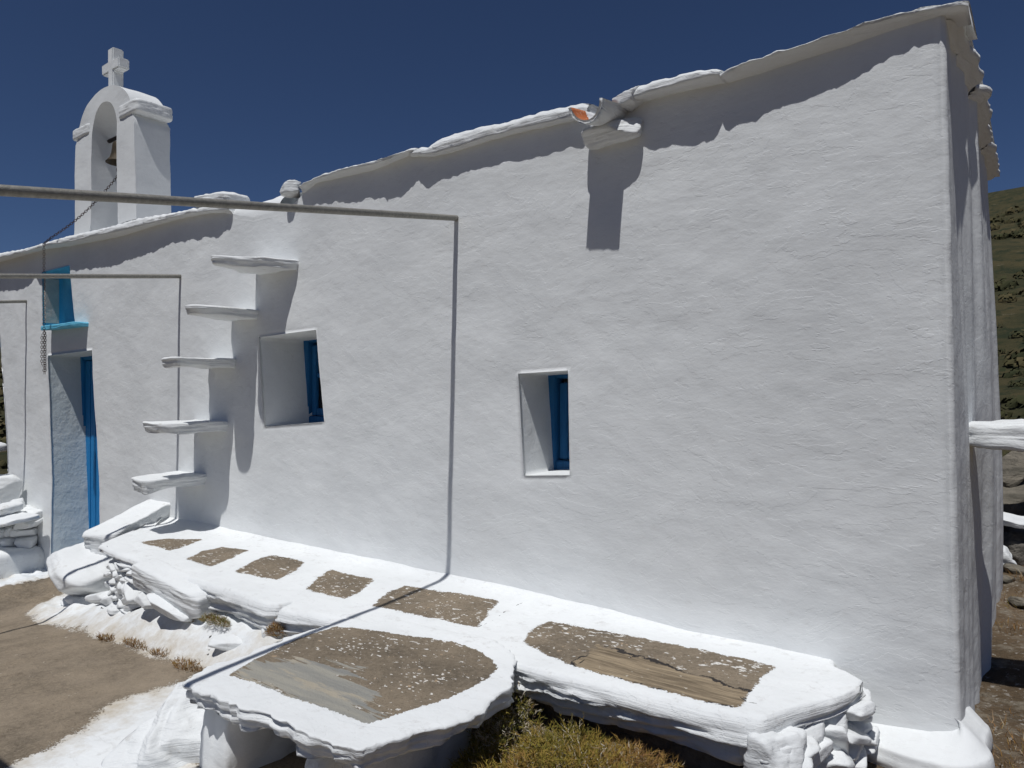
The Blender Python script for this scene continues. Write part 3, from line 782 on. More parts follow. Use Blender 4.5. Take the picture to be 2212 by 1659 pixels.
# cross
ct = PW(250, 108, BN + 0.053); cb = PW(245, 182, BN + 0.053); xc = PW(250, 150, BN + 0.053).x; yc = (by0 + by1) / 2
zt_, zb_ = ct.z, ztop - 0.04; wz = 0.044
armz = PW(250, 146, BN + 0.053).z
xl, xr = PW(231, 150, BN + 0.053).x, PW(268, 150, BN + 0.053).x
import bmesh
bm = bmesh.new()
def cross_outline():
    w = wz; a = 0.043
    return [(xc - w, zb_), (xc + w, zb_), (xc + w * 0.95, armz - a), (xr, armz - a), (xr, armz + a), (xc + w * 0.95, armz + a), (xc + w, zt_), (xc - w, zt_), (xc - w * 0.95, armz + a), (xl, armz + a), (xl, armz - a), (xc - w * 0.95, armz - a)]
fv = [bm.verts.new((x, yc - 0.045, z)) for x, z in cross_outline()]
f = bm.faces.new(fv)
ex = bmesh.ops.extrude_face_region(bm, geom=[f])
for v in [e for e in ex['geom'] if isinstance(e, bmesh.types.BMVert)]: v.co.y += 0.09
bmesh.ops.recalc_face_normals(bm, faces=bm.faces[:])
bmesh.ops.bevel(bm, geom=bm.edges[:], offset=0.009, segments=2, affect='EDGES')
bm.verts.index_update()
mk('cross', [rough(v.co, 0.006) for v in bm.verts], [[v.index for v in f.verts] for f in bm.faces], M_TOWER, belfry, smooth=False); bm.free()

# ---- white ledges built into the end walls, plinth at the corner
c0 = PW(2078, 940, 1.13)
def end_ledge():
    zt = PW(2085, 909, 1.15).z; zb = PW(2085, 972, 1.15).z
    v, f = rock_data((1.5, 0.24, zt - zb), 7, 34, 0.14, 0.02, 3.9, 0.05)
    return mk('ledge', [q + Vector((c0.x + 0.75 - 0.03, Yn(1.15) + 0.10, (zt + zb) / 2)) for q in v], f, M_ROCK, chapel)
end_ledge()
c1 = PW(-25, 966, 1.1)
rock('ledge', (c1.x, c1.y, c1.z), (0.5, 0.25, 0.10), (0, 0, 0), M_STONE, chapel, 5, 12, 0.08, 0.02, 2.9)
# plinth
def plinth():
    vs, fs, prev = [], [], None
    cxp, cyp = XR0 + 0.022, 0.0
    st = []
    for i in range(46): st.append((-0.60 + (cxp + 0.60) * i / 46, 0.0, 0.0, -1.0))
    for i in range(13): a = math.radians(90 * i / 12); st.append((cxp, cyp, math.sin(a), -math.cos(a)))
    for i in range(1, 30): st.append((cxp + 0.004 * i / 30, 0.32 * i / 29, 1.0, 0.0))
    n = len(st)
    for i, (x, y, ox, oy) in enumerate(st):
        f = i / 46 if i < 46 else 1 + (i - 46) / (n - 46)
        h = float(np.interp(f, [0, 0.25, 0.8, 1.0, 1.12, 1.35, 1.7, 2.0], [0.45, 0.475, 0.495, 0.525, 0.545, 0.56, 0.55, 0.50]))
        w = float(np.interp(f, [0, 0.25, 0.8, 1.0, 1.12, 1.35, 1.7, 2.0], [0.02, 0.085, 0.12, 0.115, 0.09, 0.07, 0.06, 0.02]))
        w *= 1.25 * (1 + 0.25 * fb3(x * 5, y * 5, 3, 2)); L = []
        zo = float(np.interp(f, [0, 0.9, 1.2, 1.5, 2.0], [0.440, 0.455, 0.475, 0.49, 0.46]))
        for j in range(26):
            q = j / 25
            if q < 0.62:
                t = q / 0.62; r = w * t; z = h - (h - zo) * t ** 1.1
            else:
                t = (q - 0.62) / 0.38; an = t * math.pi / 2
                z1 = zo
                r = w + 0.022 * math.sin(an) - 0.05 * max(0, t - 0.6); z = z1 - (z1 - 0.36) * (1 - math.cos(an))
            ly = 0.010 * mnoise.noise(Vector((x * 4, (z + 0.25 * r) * 45 + x * 3, y * 4))) * (0.7 if f < 0.9 else 0.08) + 0.006 * fb3(x * 9, y * 9, z * 9, 3)
            r += ly * min(1, q * 4); z += 0.5 * ly
            L.append(len(vs)); vs.append((x + ox * r - ox * 0.02, y + oy * r - oy * 0.02, z))
        if prev:
            for a in range(25): fs.append([prev[a], prev[a + 1], L[a + 1], L[a]])
        prev = L
    mk('plinth', vs, fs, M_WALL, chapel)
plinth()

# ================================================================== BELL AND CHAIN
xb, yb = PW(259, 330, 1.093).x, Yn(1.093)
zt_b = PW(259, 307, 1.093).z; zm_b = PW(259, 353, 1.093).z
bell = thing('bell', 'small weathered bronze bell hanging in the arch of the belfry', 'bell', (xb, yb, zm_b))
prof = [(0.0, 1.0), (0.028, 0.995), (0.04, 0.96), (0.046, 0.85), (0.05, 0.6), (0.055, 0.4), (0.064, 0.22), (0.078, 0.10), (0.088, 0.03), (0.088, 0.0), (0.078, 0.0), (0.066, 0.12), (0.05, 0.3), (0.042, 0.7), (0.0, 0.9)]
vs, fs = [], []; NSG = 24; H = zt_b - zm_b
for r, h in prof:
    for s in range(NSG): an = 2 * math.pi * s / NSG; vs.append((xb + r * math.cos(an), yb + r * math.sin(an), zm_b + h * H))
for a in range(len(prof) - 1):
    for s in range(NSG): s2 = (s + 1) % NSG; fs.append([a * NSG + s, a * NSG + s2, (a + 1) * NSG + s2, (a + 1) * NSG + s])
mk('bell_body', [(xb + (q[0] - xb) * 1.2, yb + (q[1] - yb) * 1.2, q[2]) for q in vs], [f[::-1] for f in fs], M_BRONZE, bell)
v, f = tube_data([(ox0 - 0.03, yb, zt_b + 0.045), (ox1 + 0.03, yb, zt_b + 0.05)], 0.016, 8)
tube_data([(xb, yb, zt_b - 0.01), (xb, yb, zt_b + 0.045)], 0.012, 8, True, v, f)
mk('hanger', v, f, M_IRON, bell)
v, f = tube_data([(xb, yb, zm_b + 0.12), (xb - 0.005, yb, zm_b - 0.05)], 0.009, 8)
r_, f_ = rock_data((0.05, 0.05, 0.06), 2.2, 6, 0.0, 0, 1, 0.0); o = len(v)
v += [q + Vector((xb - 0.005, yb, zm_b - 0.055)) for q in r_]; f += [[i + o for i in q] for q in f_]
mk('clapper', v, f, M_IRON, bell)

def chain_mesh(path, link=0.026, w=0.009, wire=0.0024, vs=None, fs=None):
    path = [Vector(p) for p in path]; seg = [0.0]
    for a, b_ in zip(path[:-1], path[1:]): seg.append(seg[-1] + (b_ - a).length)
    pitch = link * 0.74; n = int(seg[-1] / pitch)
    for i in range(n):
        d = (i + 0.5) * pitch; j = max(q for q in range(len(seg)) if seg[q] <= d); j = min(j, len(path) - 2)
        t = (path[j + 1] - path[j]).normalized(); c = path[j] + t * (d - seg[j])
        up = Vector((0.3, 0.9, 0.2)); a = t.cross(up).normalized(); b_ = t.cross(a)
        if i % 2: a, b_ = b_, -a
        loop = []
        for s in range(10):
            an = 2 * math.pi * s / 10
            loop.append(c + t * (link / 2 * math.cos(an)) + a * (w * math.sin(an)))
        base = len(vs)
        for s in range(10):
            tt = (loop[(s + 1) % 10] - loop[s - 1]).normalized(); nn = b_; mm_ = tt.cross(nn)
            for q in range(4):
                an = 2 * math.pi * q / 4 + 0.78
                vs.append(loop[s] + (nn * math.cos(an) + mm_ * math.sin(an)) * wire)
        for s in range(10):
            for q in range(4):
                s2 = (s + 1) % 10; q2 = (q + 1) % 4
                fs.append([base + s * 4 + q, base + s2 * 4 + q, base + s2 * 4 + q2, base + s * 4 + q2])
ch0 = Vector((xb - 0.005, yb, zm_b - 0.085))
edge = PW(110, 519, 0.952)
tailx = PW(95, 600, 0.945)
hang0 = Vector((tailx.x, Yn(0.945), edge.z - 0.02))
zend = PW(95, 808, 0.945).z; zmid = PW(95, 712, 0.945).z
cp = [ch0.lerp(edge + Vector((0, 0, 0.02)), f) - Vector((0, 0, 0.05 * math.sin(math.pi * f))) for f in [i / 14 for i in range(15)]]
cp += [hang0, Vector((hang0.x, hang0.y, zend))]
vs, fs = [], []
chain_mesh(cp, vs=vs, fs=fs)
for k_ in range(3):                                   # the spare length is gathered up in loops at the bottom
    ox, oy = 0.014 * math.cos(k_ * 2.1), 0.014 * math.sin(k_ * 2.1)
    zz = [zmid - 0.02 * k_, (zmid + zend) / 2, zend + (0.0, 0.03, 0.06)[k_]]
    chain_mesh([Vector((hang0.x + ox * (1 + 0.4 * q), hang0.y + oy, z)) for q, z in enumerate(zz)], vs=vs, fs=fs)
ch = mk('bell_chain', vs, fs, M_RUST)
seat_origin(ch, (hang0.x, hang0.y, zend)); tag(ch, 'rusty bell chain hanging down the wall from the belfry', 'chain')

# ================================================================== PERGOLA PIPES
def pipe(px, py, r, length, label, slope=0.175, skew=0.128):
    a = PW(px, py)
    d = Vector((skew, -1, -slope))
    v, f = tube_data([a + d * t for t in np.linspace(-0.06, length, 14)], r, 12)
    o = mk('pergola_pipe', v, f, M_PIPE); seat_origin(o, a)
    return tag(o, label, 'pipe', 'pergola pipes set into the chapel wall')
pipe(984, 471, 0.0138, 2.45, 'grey metal pipe set in the wall right of the stairs, nearest and longest in view', 0.175, 0.128)
pipe(389, 597, 0.0138, 2.45, 'grey metal pipe crossing in front of the blue niche above the door', 0.135, 0.115)
pipe(56, 651, 0.0138, 2.45, 'short grey metal pipe at the far left end of the wall', 0.13, 0.11)
pz0 = PW(984, 471); e1 = pz0 + Vector((0.128, -1, -0.175)) * 2.41 + Vector((0, 0, 0.034))
v, f = tube_data([e1 + Vector((0.03, 0, 0)), e1 + Vector((-7.0, 0, 0.05))], 0.024, 12)
o = mk('cross_pipe', v, f, M_PIPE); seat_origin(o, e1); tag(o, 'long grey metal cross pipe lying over the outer ends of the pergola pipes', 'pipe')

# ================================================================== BENCH ALONG THE WALL
ZB = Zd(-0.353)
bench = thing('masonry_bench', 'long whitewashed stone bench along the foot of the wall with bare slate panels', 'bench', (-1.6, -0.4, ground_z(-1.6, -0.4)))
def pz(l, z=ZB): return [(PZ(x, y, z).x, PZ(x, y, z).y) for x, y in l]
PATCH = [pz(p) for p in [
    [(300, 1171), (345, 1163), (437, 1164), (405, 1178), (368, 1190)],
    [(403, 1207), (440, 1189), (480, 1180), (537, 1188), (500, 1206), (455, 1226)],
    [(507, 1236), (548, 1212), (585, 1199), (657, 1214), (640, 1232), (600, 1252)],
    [(662, 1271), (690, 1247), (715, 1232), (808, 1253), (785, 1272), (745, 1294)],
    [(805, 1308), (835, 1281), (875, 1266), (975, 1281), (1077, 1300), (1030, 1354)],
    [(1128, 1386), (1150, 1358), (1185, 1340), (1400, 1377), (1676, 1437), (1640, 1468), (1615, 1500), (1595, 1532), (1560, 1525), (1400, 1480), (1240, 1437)]]]
WOOD = pz([(1250, 1424), (1290, 1392), (1420, 1430), (1560, 1475), (1625, 1500), (1598, 1534), (1400, 1482), (1245, 1440)])
CRACKS = [pz([(1020, 1362), (1045, 1348), (1060, 1345), (1090, 1322), (1130, 1302)]), pz([(1240, 1436), (1260, 1426), (1268, 1412)]), pz([(1585, 1490), (1610, 1515), (1640, 1522)])]
NF = [(-1.72, 0.745), (-1.60, 0.728), (-1.45, 0.718), (-1.25, 0.712), (-1.03, 0.706), (-1.005, 0.720), (-0.99, 0.700), (-0.88, 0.715), (-0.84, 0.735), (-0.56, 0.742), (-0.53, 0.742), (-0.42, 0.750), (-0.30, 0.757), (-0.2426, 0.768), (-0.215, 0.83), (-0.192, 0.872), (-0.180, 0.905), (-0.176, 0.925)]
HT = [(-1.72, 0.06), (-1.56, 0.07), (-1.50, 0.145), (-1.02, 0.15), (-1.003, 0.10), (-0.98, 0.13), (-0.55, 0.13), (-0.50, 0.17), (-0.27, 0.18), (-0.24, 0.15), (-0.21, 0.07), (-0.17, 0.05)]
RD = [(-1.72, 0.025), (-1.5, 0.03), (-1.25, 0.035), (-0.9, 0.04), (-0.55, 0.02), (-0.5, 0.03), (-0.35, 0.05), (-0.24, 0.05), (-0.17, 0.03)]
vs, fs, prev = [], [], None
us = np.arange(-1.715, -0.1755, 0.0052)
NT = 46
for u in us:
    x = u * S; yf = Yn(interp(u, NF)); h = interp(u, HT); rd = min(interp(u, RD), (interp(u, [(-0.226, 0.05), (-0.222, 0.0), (-0.200, Yn(0.982)), (-0.176, Yn(0.945))]) - yf) * 0.4)
    yf += 0.008 * fb3(x * 6, 1, 0, 3) + 0.003 * fb3(x * 30, 1, 0, 2)
    if abs(u + 1.003) < 0.010: yf += 0.07 * (1 - abs(u + 1.003) / 0.010)
    L = []
    yb_ = interp(u, [(-0.226, 0.05), (-0.222, 0.0), (-0.200, Yn(0.982)), (-0.176, Yn(0.945))])
    for a in range(NT + 1):
        y = yb_ + (yf + rd - yb_) * (a / NT)
        z = ZB - (0.03 * max(0.0, 1 - a / 6) ** 2 if u > -0.222 else 0) + 0.007 * fb3(x * 2.2, y * 2.2, 0, 2, 3) + 0.0025 * fb3(x * 11, y * 11, 0, 2, 4)
        cove = max(0.0, (y + 0.09) / 0.14); z += 0.055 * cove ** 2.2 * (1 if u < -0.55 else max(0.12, 1 - (u + 0.55) / 0.15))
        L.append(len(vs)); vs.append((x, y, z))
    zf = vs[L[-1]][2]; sh = 0.22 * S * max(0.0, 1 - (u + 1.715) / 0.30)
    for q in L: vs[q] = (vs[q][0] - sh * min(1, max(0, (vs[q][1] - yf) / (0.0 - yf))), vs[q][1], vs[q][2])
    for a in range(1, 9):
        an = a / 8 * math.pi / 2
        ly = 0.35 * a / 8
        lay = 0.010 * mnoise.noise(Vector((x * 3, rd * (1 - math.cos(an)) * 60 + x * 1.5, 2))) * ly
        L.append(len(vs)); vs.append((x, yf + rd - rd * math.sin(an) - lay, zf - rd * (1 - math.cos(an))))
    chunk = 0.030 * mnoise.noise(Vector((x * 3.1, 4.0, 0))) + 0.016 * mnoise.noise(Vector((x * 9.0, 8.0, 0)))
    for a in range(1, 20):
        f = a / 19; dz = rd + max(0.01, h - rd) * f
        n1 = mnoise.noise(Vector((x * 2.2, dz * 42 + x * 2.0, 5))); n2_ = mnoise.noise(Vector((x * 5.0, dz * 95 + x * 4.0, 7)))
        sch = math.copysign(abs(n1) ** 0.6, n1) * 0.020 + math.copysign(abs(n2_) ** 0.6, n2_) * 0.011 + 0.006 * fb3(x * 9, dz * 20, 3, 2)
        und = 0.05 * max(0, f - 0.75) / 0.25 + (0.02 if u < -0.55 else 0.02 + 0.065 * min(1, (u + 0.55) / 0.04) * min(1, max(0.25, (-0.22 - u) / 0.08))) * f
        L.append(len(vs)); vs.append((x, yf - sch * (1.7 if u > -0.55 else 1.0) - chunk * f + und, zf - dz))
    L.append(len(vs)); vs.append((x, yf + (0.22 if u < -0.26 else 0.10), zf - h - 0.01))
    if prev:
        for a in range(len(L) - 1): fs.append([prev[a], prev[a + 1], L[a + 1], L[a]])
    else: fs.append(L[:])
    prev = L
fs.append(prev[::-1])
V = np.array(vs); P2 = V[:, :2]
sd = np.max([sdf_poly(P2, p) for p in PATCH], axis=0); sd = np.where(V[:, 2] < ZB - 0.06, -1, sd)
cr = np.min([dist_line(P2, l) for l in CRACKS], axis=0)
jline = [(x * S, -0.012 + 0.006 * fb3(x * 20, 0, 0, 2)) for x in np.linspace(-0.47, -0.225, 40)]
cr = np.minimum(cr, dist_line(P2, jline) + 0.002 + 0.004 * np.array([abs(mnoise.noise(Vector((q[0] * 18, 0, 9)))) * 2 for q in P2]))
jx = (P2[:, 0] > -0.62 * S) & (P2[:, 0] < -0.18 * S) & (np.abs(P2[:, 1] + 0.006) < 0.006)
wd = np.clip(sdf_poly(P2, WOOD) * 4 + 0.5, 0, 1)
mk('seat', vs, fs, M_SEAT, bench, attrs={'sd': sd, 'crack': cr, 'wood': wd})
# rubble core under the seat
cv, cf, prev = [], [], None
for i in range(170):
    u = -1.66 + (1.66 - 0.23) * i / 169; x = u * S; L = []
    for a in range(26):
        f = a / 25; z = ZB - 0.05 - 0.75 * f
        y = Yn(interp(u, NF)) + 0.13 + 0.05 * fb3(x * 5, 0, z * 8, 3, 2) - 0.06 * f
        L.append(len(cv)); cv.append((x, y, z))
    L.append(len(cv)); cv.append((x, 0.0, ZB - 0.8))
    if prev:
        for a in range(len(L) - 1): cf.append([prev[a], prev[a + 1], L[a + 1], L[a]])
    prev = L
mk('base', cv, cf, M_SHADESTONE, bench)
# end stones (right) and rubble (left): each stone is a piece of the bench
def bstone(px, py, n, dims, rot, seed, layer=0.012, p=8, amp=0.04, mat=None, nn=14):
    c = PW(px, py, n)
    return rock('stone', c, dims, rot, mat or M_ROCK, bench, p, nn, amp, layer, seed, 0.04, 12)
def pack(curve, z0, z1, rows, seed, lx, parent, tilt=0.3, thick=(0.03, 0.06), depth=(0.10, 0.16), inset=0.05, mat=None):
    """courses of small flat whitewashed stones along a plan curve; each stone is its own piece"""
    rnd = random.Random(seed); C = [Vector((p[0], p[1])) for p in curve]
    Ls = [0.0]
    for p, q in zip(C[:-1], C[1:]): Ls.append(Ls[-1] + (q - p).length)
    for r in range(rows):
        z = z0 + (z1 - z0) * r / max(1, rows - 1); d = rnd.uniform(0, lx[0] * 0.5)
        while d < Ls[-1]:
            L = rnd.uniform(*lx); m = min(d + L / 2, Ls[-1]); j = max(q for q in range(len(Ls) - 1) if Ls[q] <= m + 1e-9)
            t = (C[j + 1] - C[j]).normalized(); p = C[j] + t * (m - Ls[j]); nrm = Vector((-t.y, t.x))
            dp = rnd.uniform(*depth); th = rnd.uniform(*thick) * 1.15
            c = Vector((p.x, p.y, 0)) + Vector((nrm.x, nrm.y, 0)) * (dp / 2 - inset * rnd.random() - 0.03); c.z = z + rnd.uniform(-0.012, 0.012)
            ang = math.atan2(t.y, t.x)
            rock('stone', c, (L * 1.12, dp, th), (rnd.uniform(-0.25, 0.35), rnd.gauss(0, tilt), ang + rnd.uniform(-0.25, 0.25)), mat or M_ROCK, parent, 9, 10, 0.03, 0.02, rnd.uniform(1, 90), 0.03, 12)
            d += L * rnd.uniform(0.85, 1.0)
ENDC = [(u * S, Yn(n)) for u, n in [(-0.262, 0.775), (-0.238, 0.79), (-0.218, 0.835), (-0.200, 0.875), (-0.189, 0.92), (-0.192, 0.97)]]
pack(ENDC, ZB - 0.085, 0.45, 5, 3, (0.09, 0.17), bench, 0.38)
pack([(u * S, Yn(n)) for u, n in [(-1.70, 0.775), (-1.64, 0.745), (-1.50, 0.722)]], ZB - 0.085, ZB - 0.27, 6, 8, (0.07, 0.17), bench, 0.25, (0.025, 0.05), (0.10, 0.16), 0.03)
def bs(px, py, n, dims, rot, seed): rock('stone', PW(px, py, n), dims, rot, M_ROCK, bench, 9, 14, 0.03, 0.015, seed, 0.03, 12)
bs(1700, 1650, 0.80, (0.12, 0.10, 0.10), (0.1, 0.3, 0.3), 2.0)
# grey weathered end of the long edge slab
rock('stone', PW(1672, 1632, 0.79), (0.15, 0.15, 0.15), (0.05, 0.12, 0.2), M_ROCK, bench, 7, 20, 0.05, 0.03, 3.1, 0.05, 8)
# left: boulder and slabs at its foot
rock('stone', PW(196, 1240, 0.80), (0.50, 0.46, 0.25), (0.1, 0.25, 0.15), M_ROCK, bench, 6.0, 24, 0.04, 0.02, 5.0, 0.03, 9)
bs(330, 1292, 0.705, (0.20, 0.14, 0.05), (0, 0.30, 0.1), 7.2)
bs(372, 1312, 0.695, (0.32, 0.16, 0.055), (0, 0.26, 0.1), 7.3)
bs(185, 1292, 0.775, (0.24, 0.18, 0.05), (0, 0.1, 0.1), 7.4)
bs(232, 1288, 0.75, (0.22, 0.16, 0.06), (0, -0.25, 0.1), 7.5)
bs(160, 1302, 0.775, (0.12, 0.12, 0.06), (0, 0.1, 0.1), 7.6)
# long schist edge slabs lying against the seat front
rock('stone', PW(375, 1268, 0.712), (0.62, 0.14, 0.13), (0.15, 0.13, 0.02), M_STONE, bench, 6, 24, 0.05, 0.04, 8.1, 0.03)

# ================================================================== STONE TABLE
table = thing('stone_table', 'low whitewashed stone table with a bare slate top standing against the bench', 'table', (-1.8, -1.05, ground_z(-1.8, -1.05)))
TP = pz([(398, 1474), (432, 1456), (560, 1402), (650, 1370), (742, 1336), (900, 1352), (1075, 1385), (1118, 1435), (1112, 1470), (1085, 1505), (1040, 1530), (985, 1556), (930, 1573), (860, 1596), (782, 1622), (745, 1622), (690, 1604), (620, 1570), (560, 1545), (500, 1522), (440, 1500)])
TPATCH = pz([(495, 1460), (560, 1425), (640, 1384), (727, 1357), (795, 1362), (900, 1378), (990, 1393), (1045, 1412), (1076, 1444), (1055, 1470), (1010, 1497), (920, 1527), (825, 1558), (795, 1567), (700, 1535), (600, 1498), (520, 1470)])
TSLATE = pz([(480, 1462), (580, 1430), (700, 1430), (780, 1445), (770, 1480), (810, 1500), (780, 1530), (835, 1560), (790, 1585), (600, 1510)])
def tattr(V):
    P2 = V[:, :2]; sd = sdf_poly(P2, TPATCH)
    sd = np.where(V[:, 2] < ZB - 0.03, -1, sd)
    return {'sd': sd, 'slate': sdf_poly(P2, TSLATE), 'crack': np.full(len(V), 1.0), 'wood': np.zeros(len(V))}
slab('tabletop', TP, ZB + 0.006, 0.062, M_TABLE, table, rings=46, step=0.014, jit=0.020, seed=41, layer=0.017, round_=0.010, taper=0.016, attrs=tattr, wob=0.004)
def masonry(name, x0, x1, y0, y1, z0, z1, seed, parent, mat, amp=0.06):
    v, f = rock_data((x1 - x0, y1 - y0, z1 - z0), 9, 22, amp, 0.0, seed, 0.05)
    return mk(name, [q + Vector(((x0 + x1) / 2, (y0 + y1) / 2, (z0 + z1) / 2)) for q in v], f, mat, parent)
masonry('support', -0.665 * S, -0.575 * S, Yn(0.505), Yn(0.70), ZB - 0.75, ZB - 0.045, 1.0, table, M_WALL)
masonry('support', -0.835 * S, -0.765 * S, Yn(0.475), Yn(0.74), ZB - 0.75, ZB - 0.045, 2.0, table, M_WALL)
rock('support', PW(705, 1668, 0.50), (0.10, 0.12, 0.16), (0.2, 0.1, 0.2), M_ROCK, table, 3, 12, 0.2, 0, 3.2)

# ================================================================== LEFT BENCH OF DRY STONES BY THE DOOR
lb = thing('dry_stone_bench', 'rough whitewashed dry stone bench left of the blue door', 'bench', (-2.9 * S, -0.3, 0.0))
def lstone(px, py, n, dims, rot, seed, p=3.0, mat=None):
    return rock('stone', PW(px, py, n), dims, rot, mat or M_ROCK, lb, p + 2, 14, 0.06, 0.03, seed, 0.04, 9)
XB1 = -2.665 * S
v, f = rock_data((0.75, 0.62, 0.46), 8, 20, 0.04, 0.0, 3.0, 0.03)
mk('base', [q + Vector((XB1 - 0.375, -0.30, ground_z(XB1, 0) - 0.03)) for q in v], f, M_ROCK, lb)
lstone(2, 1058, 0.93, (0.24, 0.26, 0.26), (0.1, 0.2, 0.3), 1.0)
lstone(12, 1100, 0.90, (0.20, 0.2, 0.11), (0.1, 0.1, 0.3), 2.0, 5)
lstone(38, 1097, 0.95, (0.12, 0.16, 0.13), (0.1, 0.6, 0.3), 3.0, 5)
lstone(20, 1120, 0.90, (0.45, 0.3, 0.06), (0.1, -0.05, 0.1), 4.0, 6)
lq = PW(95, 1150, 0.95)
pack([(-3.30 * S, Yn(0.85)), (-2.86 * S, Yn(0.865)), (-2.72 * S, Yn(0.95))], ground_z(-2.8 * S, 0) + 0.48, ground_z(-2.8 * S, 0) + 0.24, 4, 21, (0.10, 0.21), lb, 0.15, (0.06, 0.085), (0.16, 0.24), 0.03)
pack([(-3.30 * S, Yn(0.90)), (-2.80 * S, Yn(0.94))], ground_z(-2.8 * S, 0) + 0.46, ground_z(-2.8 * S, 0) + 0.26, 3, 23, (0.16, 0.28), lb, 0.1, (0.08, 0.10), (0.2, 0.26), 0.03)

# ================================================================== GROUND, COURTYARD, HILLS
COURT_W = [PG(x, y) for x, y in [(55, 1328), (110, 1300), (160, 1262), (260, 1230), (430, 1230), (640, 1330), (660, 1400), (560, 1478), (490, 1478), (430, 1450), (385, 1436), (330, 1412), (270, 1392), (200, 1374), (150, 1362), (90, 1345)]]
COURT_B = [PG(x, y) for x, y in [(-150, 1740), (0, 1658), (130, 1594), (230, 1545), (300, 1503), (370, 1474), (430, 1452), (520, 1440), (640, 1400), (640, 1450), (520, 1500), (470, 1560), (440, 1659), (400, 2000), (-150, 2000)]]
COURT_T = [PG(x, y) for x, y in [(-60, 1292), (0, 1276), (140, 1238), (240, 1200), (240, 1190), (100, 1190), (-60, 1272)]]
gx = np.arange(-7.6, -1.05, 0.022); gy = np.arange(-2.9, 0.02, 0.022)
GX, GY = np.meshgrid(gx, gy, indexing='ij'); P2 = np.stack([GX.ravel(), GY.ravel()], 1)
sW = sdf_poly(P2, [(p.x, p.y) for p in COURT_W]); sB = sdf_poly(P2, [(p.x, p.y) for p in COURT_B]); sT = sdf_poly(P2, [(p.x, p.y) for p in COURT_T])
cz_ = []
for (x, y), a, b_ in zip(P2, sW, sB):
    z = ground_z(x, y) + 0.012 * fb3(x * 1.5, y * 1.5, 0, 2) + 0.003 * fb3(x * 9, y * 9, 0, 2)
    u = x / S; gap = Yn(interp(u, NF)) + 0.06 - y
    ris = interp(u, [(-2.15, 0.0), (-1.85, 0.05), (-1.6, 0.12), (-1.2, 0.15), (-1.0, 0.15), (-0.9, 0.10), (-0.7, 0.04)])
    t = min(1, max(0, 1 - gap / 0.26)); z += (ris + 0.04 * fb3(x * 4, y * 4, 2, 3) + 0.020 * fb3(x * 13, y * 20, 2, 4)) * t * t * (3 - 2 * t)
    z += 0.012 * min(1, max(0, a / 0.05))
    t = min(1, max(0, (b_ - 0.05) / 0.4)); z += (0.02 + 0.03 * fb3(x * 4, y * 4, 4, 3)) * t
    cz_.append(z)
n2 = len(gy); cf = []
for i in range(len(gx) - 1):
    for j in range(n2 - 1):
        a = i * n2 + j; cf.append([a, a + n2, a + n2 + 1, a + 1])
sdc = -np.maximum(np.maximum(sW, sB), sT)
gc = [(p.x, p.y) for p in [PZ(x, y, 0.16) for x, y in [(205, 1375), (250, 1384), (285, 1392), (320, 1415), (380, 1430), (415, 1440)]]]
crk = dist_line(P2, gc)
crk2 = np.minimum(dist_line(P2, [(p.x, p.y) for p in [PG(x, y) for x, y in [(468, 1390), (458, 1412), (448, 1440)]]]), dist_line(P2, [(p.x, p.y) for p in [PG(x, y) for x, y in [(255, 1318), (262, 1338), (250, 1352)]]]))
o = mk('courtyard', np.column_stack([P2, cz_]), cf, M_COURT, attrs={'sd': sdc, 'crack': np.minimum(crk, crk2) * 0.45, 'wood': np.zeros(len(P2))})
tag(o, kind='structure')

# earth sheet: dense near the chapel, reaching to the horizon
def terr(x, y):
    r = math.hypot(x + 1.5, y)
    base = ground_z(x, y) - 0.05
    if x > -1.2: base += 0.045 * min(1, (x + 1.2) / 0.2)
    base += 0.05 * fb3(x * 1.3, y * 1.3, 0, 3) * min(1, max(0, (x + 1.2) / 0.5) if x > -1.2 else 0.2)
    if y > 1.0: base += 0.25 * min(1, (y - 1.0) / 3.0)
    far = max(0, r - 7)
    base -= min(far * 0.10, 2.0)
    ang = math.atan2(y, x + 1.5)
    if r > 26:
        t = min(1, (r - 26) / 95); ridge = 31.5 + 3 * fb3(math.cos(ang) * 2, math.sin(ang) * 2, 0, 3)
        dirf = 0.30 + 0.70 * min(1, max(0, (2.35 - ang) / 0.5)) * (1 if ang > 0 else 0.3)
        base += (ridge * t ** 1.15 * dirf) + 1.6 * fb3(x * 0.05, y * 0.05, 0, 4) * min(1, t * 3)
        if r > 125: base -= (r - 125) * 0.05
    return base
vs, fs = [], []
radii = [0.0] + list(np.concatenate([np.arange(0.1, 7, 0.085), 7 * np.exp(np.linspace(0.02, 5.0, 100))]))
SEG = 200
for r in radii:
    for s in range(SEG):
        an = 2 * math.pi * s / SEG; x = 0.4 + r * math.cos(an); y = 0.2 + r * math.sin(an)
        vs.append((x, y, terr(x, y)))
for a in range(len(radii) - 1):
    for s in range(SEG): s2 = (s + 1) % SEG; fs.append([a * SEG + s, (a + 1) * SEG + s, (a + 1) * SEG + s2, a * SEG + s2])
fmv = [0 if radii[i // SEG + 1] < 16 else 1 for i in range(len(fs))]
split = sum(1 for q in fmv if q == 0)
o = mk('ground', vs, fs[:split], M_EARTH); tag(o, kind='structure')
o = mk('hills', vs, fs[split:], M_HILL); tag(o, kind='structure')
for nm in ('ground', 'hills'):
    ob = bpy.data.objects[nm]; bm = bmesh.new(); bm.from_mesh(ob.data)
    bmesh.ops.delete(bm, geom=[v for v in bm.verts if not v.link_faces], context='VERTS'); bm.to_mesh(ob.data); bm.free()

